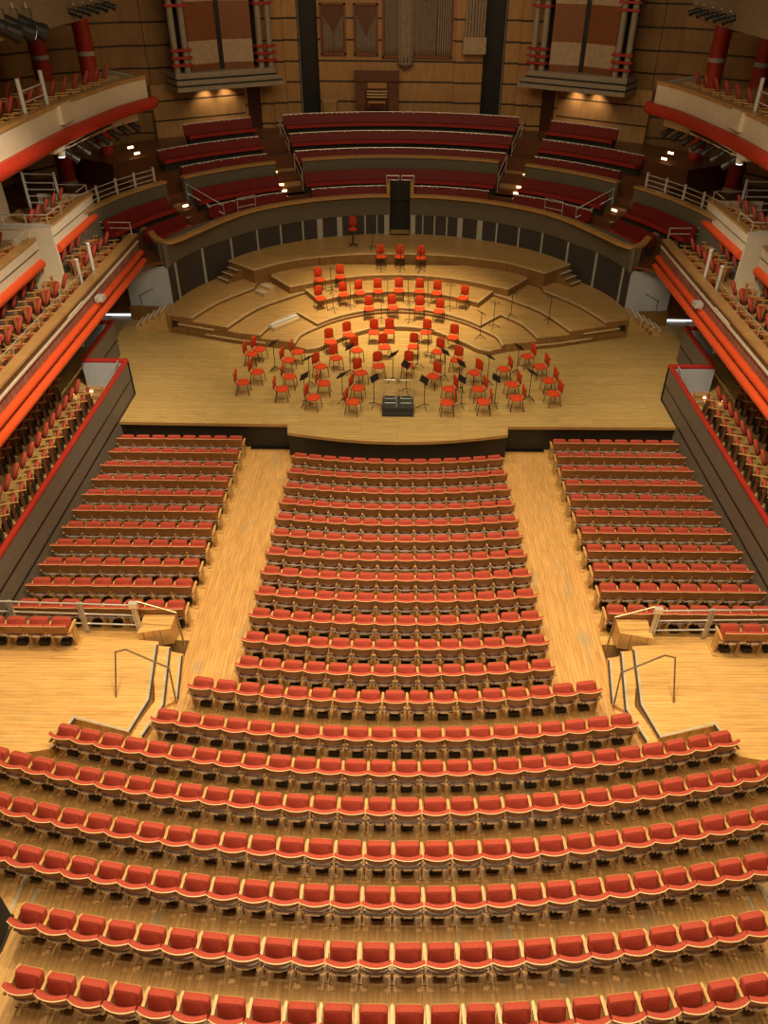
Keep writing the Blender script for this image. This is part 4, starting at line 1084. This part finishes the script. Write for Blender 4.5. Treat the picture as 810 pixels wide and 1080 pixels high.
for z, L in LV.items():
    for i, (x, y) in enumerate(L):
        stage_chair(x, y, z, face(x, y) + random.uniform(-.12, .12), 'red orchestra chair, %s from the left on the %s' % (ordi(i + 1), NMS[z]), 'orchestra chairs on the risers')
t = tag(empty('high_stool', (-2.25, 37.6, 2.42), pi), 'tall red padded stool on a splayed base at the back of the top riser', 'stool')
MB().slab([(.22 * cos(a), .2 * sin(a)) for a in [2 * pi * k / 16 for k in range(16)]], [(.76, .9), (.78, 1), (.83, 1), (.85, .85)]).build('seat', 'chair_red', t, True)
MB().slab([(.19 * math.copysign(abs(cos(a)) ** .6, cos(a)), .26 * math.copysign(abs(sin(a)) ** .6, sin(a))) for a in [2 * pi * k / 18 for k in range(18)]], [(-.03, .95), (.03, .95)], M=Matrix.Translation((0, -.22, 1.12)) @ Matrix.Rotation(R(84), 4, 'X')).build('backrest', 'column_red', t, True)
MB().tube([(0, 0, .1), (0, 0, .76)], .035, 8).build('column', 'black', t, True)
for k in range(4):
    MB().tube([(0, 0, .12), (.28 * cos(pi / 4 + k * pi / 2), .28 * sin(pi / 4 + k * pi / 2), .02)], .018, 6).build('foot', 'black', t, True)

# ---- music stands
def stand_meshes():
    P = {}
    P['desk'] = (MB().box(-.23, .23, -.008, .008, -.15, .15, M=Matrix.Translation((0, .03, 1.12)) @ Matrix.Rotation(R(-60), 4, 'X')).box(-.23, .23, -.03, .0, -.16, -.15, M=Matrix.Translation((0, .03, 1.12)) @ Matrix.Rotation(R(-60), 4, 'X')), 'black')
    P['pole'] = (MB().tube([(0, 0, .12), (0, 0, 1.12)], .014, 6), 'black')
    for k in range(3):
        a = pi / 2 + k * 2 * pi / 3
        P['foot%d' % k] = (MB().tube([(0, 0, .16), (.13 * cos(a), .13 * sin(a), .1), (.27 * cos(a), .27 * sin(a), .012)], .012, 6), 'black')
    WM = Matrix.Translation((0, .03, 1.12)) @ Matrix.Rotation(R(-50), 4, 'X')
    P['wire_desk'] = (MB().tube([(-.2, 0, -.12), (-.2, 0, .12), (.2, 0, .12), (.2, 0, -.12), (-.2, 0, -.12)], .007, 5, M=WM).tube([(-.2, 0, -.12), (0, 0, .02), (.2, 0, -.12)], .006, 5, M=WM).tube([(0, 0, 0), (0, 0, .12)], .006, 5, M=WM), 'black')
    return {k: mb.mesh('music_stand_' + k, mt) for k, (mb, mt) in P.items()}
MSM = stand_meshes()
STANDS = [(1.0, -4.75, 27.07), (1.0, -3.29, 25.84), (1.0, -1.84, 26.81), (1.0, -1.98, 24.5), (1.0, -.2, 26.2), (1.0, -.85, 24.25), (1.0, 1.17, 28.5), (1.0, .74, 27.4), (1.0, 1.75, 26.45),
          (1.0, .3, 25.35), (1.0, .93, 24.15), (1.0, 2.25, 24.25), (1.0, 3.35, 26.1), (1.0, 3.45, 24.35), (1.0, 4.55, 26.95), (1.0, 4.75, 24.9), (1.0, 2.3, 25.5), (1.0, -3.3, 24.35),
          (1.22, .45, 31.3), (1.22, -.75, 31.35), (1.22, 3.35, 29.7), (1.36, 3.95, 30.45), (1.5, 4.75, 31.2), (1.5, 6.3, 30.75), (1.5, -2.82, 31.7), (1.5, -2.1, 32.1), (1.5, -.5, 32.6), (1.5, .4, 32.65), (1.5, 1.25, 32.55), (1.5, 2.2, 32.05),
          (1.75, -3.0, 33.2), (2.0, -.85, 35.35), (2.0, .05, 35.4), (2.0, .95, 35.3), (2.42, -1.3, 37.2)]
lvn = {1.0: 'on the flat stage', 1.22: 'on the lowest riser', 1.36: 'on the right side riser', 1.5: 'on the second riser', 1.75: 'on the third riser', 2.0: 'on the fourth riser', 2.42: 'on the top riser'}
cnt = {}
for z, x, y in sorted(STANDS, key=lambda p: (p[0], p[1])):
    cnt[z] = cnt.get(z, 0) + 1
    a = face(x, y) + random.uniform(-.5, .5)
    if y < 27: a = (R(-95) if x < 0 else R(95)) + random.uniform(-.35, .35)
    t = tag(empty('music_stand', (x, y, z), a), 'slender black music stand, %s from the left %s' % (ordi(cnt[z]), lvn[z]), 'music stand', 'music stands among the chairs')
    for k, me in MSM.items():
        if k == ('wire_desk' if z == 1.0 else 'desk'): continue
        part('foot' if k.startswith('foot') else ('desk' if k == 'wire_desk' else k), me, t)
# conductor podium
t = tag(empty('conductor_podium', (0, 23.55, 1.0)), 'black conductor podium with pale edged steps and two silver rails', 'podium')
MB().box(-.55, .55, .05, .95, 0, .3).build('platform', 'podium_black', t)
MB().box(-.55, .55, -.02, .45, 0, .15).build('lower_step', 'podium_black', t)
for s_ in (-1, 1):
    for yy, zz in ((.40, .305), (.72, .305)):
        MB().box(min(s_ * .09, s_ * .47), max(s_ * .09, s_ * .47), yy, yy + .035, zz - .004, zz + .006).build('edge_strip', 'white_tape', t)
    MB().tube([(s_ * .1, .75, .0 + .3), (s_ * .1, .8, 1.0), (s_ * .5, .8, 1.0), (s_ * .5, .75, .3)], .018, 6).build('guard_rail', 'steel', t, True)
MB().tube([(-.05, .1, .3), (-.05, .12, 1.0)], .012, 6).build('pole', 'steel', t, True)

# ---- gallery seats
def gseat_meshes(folded=False):
    P = {}
    ob = [(.19 * cos(a), .29 * sin(a)) for a in [2 * pi * k / 18 for k in range(18)]]
    P['backrest'] = (MB().slab(ob, [(-.06, .7), (-.04, .95), (.03, 1.0), (.07, .8)], M=Matrix.Translation((0, -.28, .79)) @ Matrix.Rotation(R(66), 4, 'X')), 'seat_red')
    ol = [(.21 * math.copysign(abs(cos(a)) ** .6, cos(a)), .2 * math.copysign(abs(sin(a)) ** .6, sin(a))) for a in [2 * pi * k / 18 for k in range(18)]]
    P['seat'] = (MB().slab(ol, [(.40, .9), (.42, 1), (.47, 1), (.49, .85)]), 'seat_red')
    for i, x in enumerate((-.26, .26)):
        P['armrest%d' % i] = (MB().box(x - .018, x + .018, -.24, .2, .62, .645), 'arm_wood')
        P['side_frame%d' % i] = (MB().box(x - .018, x + .018, -.05, .05, 0, .62), 'seat_back_wood')
    P['air_vent'] = (MB().box(-.12, .12, -.12, .12, 0, .14), 'black')
    if folded:                      # terrace pattern: small tipped seat on a dark pedestal
        P['seat'] = (MB().slab(ol, [(-.03, .8), (0, .9), (.05, .9), (.07, .7)], M=Matrix.Translation((0, .02, .50)) @ Matrix.Rotation(R(68), 4, 'X')), 'seat_red')
        for i, x in enumerate((-.26, .26)): P['side_frame%d' % i] = (MB().box(x - .018, x + .018, -.04, .05, .04, .62), 'dark_wood')
        P['air_vent'] = (MB().box(-.13, .13, -.15, .10, 0, .20), 'black')
    return {k: mb.mesh('gallery_seat_' + k, mt, k in ('backrest', 'seat')) for k, (mb, mt) in P.items()}
GSM = gseat_meshes(); GSF = gseat_meshes(True)
def gseat(x, y, z, rz, lab, grp):
    if not (-12 < proj((x, y, z + .6))[0] < 822): return False
    t = tag(empty('gallery_chair', (x, y, z), rz), lab, 'gallery seat', grp)
    for k, me in (GSF if 'terrace' in grp else GSM).items(): part(k.rstrip('01'), me, t)
    return True
for s, nm in ((-1, 'left'), (1, 'right')):
    rz = (R(-72) if s < 0 else R(72))
    ys = [23.4 - .571 * k for k in range(18)]
    for i, y in enumerate(ys):
        gseat(s * 10.6, y, 1.35, rz, 'red seat in the %s terrace row by the capping, %s from the stage end' % (nm, ordi(i + 1)), 'seats on the side terraces')
        gseat(s * 11.9, y + .5, 1.35, rz, 'red seat in the %s terrace row under the gallery, %s from the stage end' % (nm, ordi(i + 1)), 'seats on the side terraces')
    yb = [32.2 - .1, 31.3, 30.55, 29.75, 28.95, 26.7, 25.9, 25.15, 24.35, 23.55, 22.8, 22.1, 21.3, 20.5]
    for i, y in enumerate(yb):
        if i: gseat(s * 12.35, y, 4.0, rz, 'red seat in the back row of the %s lower gallery, %s from the stage' % (nm, ordi(i)), 'seats in the lower galleries')
    for i in range(15):
        y = 31.6 - i * .8
        if 27.0 < y < 28.4: continue
        gseat(s * 11.62, y, 3.76, rz, 'red seat in the front row of the %s lower gallery, %s from the stage' % (nm, ordi(i + 1)), 'seats in the lower galleries')
    for i, y in enumerate((31.6, 30.8, 30.0, 29.2, 28.6)):
        gseat(s * 13.05, y, 5.45, rz, 'red seat in the far middle box on the %s, %s from the organ end' % (nm, ordi(i + 1)), 'seats in the middle boxes')
    for i in range(6):
        gseat(s * 13.05, 25.9 - i * .75, 5.45, rz, 'red seat in the near middle box on the %s, %s from the organ end' % (nm, ordi(i + 1)), 'seats in the middle boxes')
    for i in range(13):
        y = 32.8 - i * .78
        x = -11.45 if y < 28 else -11.45 + (y - 28) * .14
        gseat(-s * x, y, 9.5, rz, 'red seat in the front row of the %s upper gallery, %s from the organ' % (nm, ordi(i + 1)), 'seats in the upper galleries')
    for i in range(9):
        y = 29.5 - i * .9
        gseat(s * 12.7, y, 9.5, rz, 'red seat in the second row of the %s upper gallery, %s from the organ' % (nm, ordi(i + 1)), 'seats in the upper galleries')
    # terrace end: wooden step boxes with little lights, desk stands
    for i, (x, y) in enumerate(((-10.35, 24.0), (-11.4, 24.3), (-10.9, 24.5))):
        q = tag(empty('terrace_step', (-s * x, y, 1.35)), 'low wooden step with a small light on the %s terrace, %s' % (nm, ('nearest the capping', 'farthest from the stalls', 'nearest the seats')[i]), 'step')
        box(-.35, .35, -.12, .12, 0, .16).build('block', 'seat_wood', q); box(-.36, .36, -.13, -.09, .15, .175).build('edge', 'nosing', q)
        box(-.06, .06, -.15, -.121, .05, .11).build('light', 'step_glow', q)
    q = tag(empty('terrace_gate', (s * 9.85, 24.75, 2.3)), 'small silver framed gate rail on the %s terrace capping' % nm, 'gate rail')
    MB().tube([(0, 0, -.6), (0, 0, .12), (0, -.7, .12), (0, -.7, -.6)], .022, 6).build('frame', 'steel', q, True)
    MB().tube([(0, 0, -.2), (0, -.7, -.2)], .016, 6).build('bar', 'steel', q, True); MB().tube([(0, 0, -.45), (0, -.7, -.45)], .016, 6).build('bar', 'steel', q, True)

# ---- rails at the cross aisle
for s, nm in ((-1, 'left'), (1, 'right')):
    q = tag(empty('cross_aisle_rail', (s * 6.2, 13.25, .72)), 'silver horizontal rails on broad posts behind the %s side block' % nm, 'guard rail')
    for h in (.95, .62, .30):
        MB().tube([(0, 0, h), (s * 4.0, .12, h)], .02, 8).build('rail', 'steel', q, True)
    for x, y in ((0, 0), (1.3, .04), (3.0, .08)):
        MB().box(*sorted((s * (x - .035), s * (x + .035))), y - .03, y + .03, 0, .98).build('post', 'brushed', q)
        MB().box(*sorted((s * (x + .05), s * (x + .09))), y - .03, y + .03, 0, .98).build('post', 'brushed', q)
    MB().box(*sorted((s * -.08, s * .12)), -.06, .06, .9, 1.04).build('post_head', 'steel', q)
    q = tag(empty('aisle_block', (s * 5.87, 13.35, .62)), 'plain oak block at the head of the %s aisle steps' % nm, 'block')
    MB().prism([(s * .35, -.30), (s * -.42, -.12), (s * -.42, .35), (s * .35, .35)], -.2, .32).build('block_body', 'platform_oak', q)
    q = tag(empty('aisle_handrail', (s * 5.6, 13.2, .0)), 'bronze handrail sloping down behind the %s aisle block' % nm, 'handrail')
    MB().tube([(s * .55, .1, 1.75), (s * -.35, .05, 1.45), (s * -.42, -.05, .45)], .025, 8).build('rail', 'bronze_rail', q, True)
    q = tag(empty('step_handrail', (s * 5.5, 11.75, .0)), 'bronze hoop handrail across the %s aisle steps' % nm, 'handrail')
    MB().tube([(s * .75, -.45, .72), (s * .75, .1, 1.58), (s * .5, .1, 1.66), (s * -.45, -.1, 1.3), (s * -.55, -.4, .45)], .022, 8).build('rail', 'bronze_rail', q, True)

# dark covered case at the left edge
t = tag(empty('equipment_case', (-7.0, 6.2, F(6))), 'tall black covered case standing at the lower left edge', 'case')
ol = [(-.33, -.33), (.33, -.33), (.36, -.2), (.36, .2), (.33, .33), (-.33, .33), (-.36, .2), (-.36, -.2)]
MB().slab(ol, [(0, 1.0), (.9, 1.0), (1.05, .96), (1.15, .8), (1.18, .5)]).build('cover', 'black_soft', t, True)
MB().slab(ol, [(0, 1.06), (.08, 1.06)]).build('hem', 'black', t)
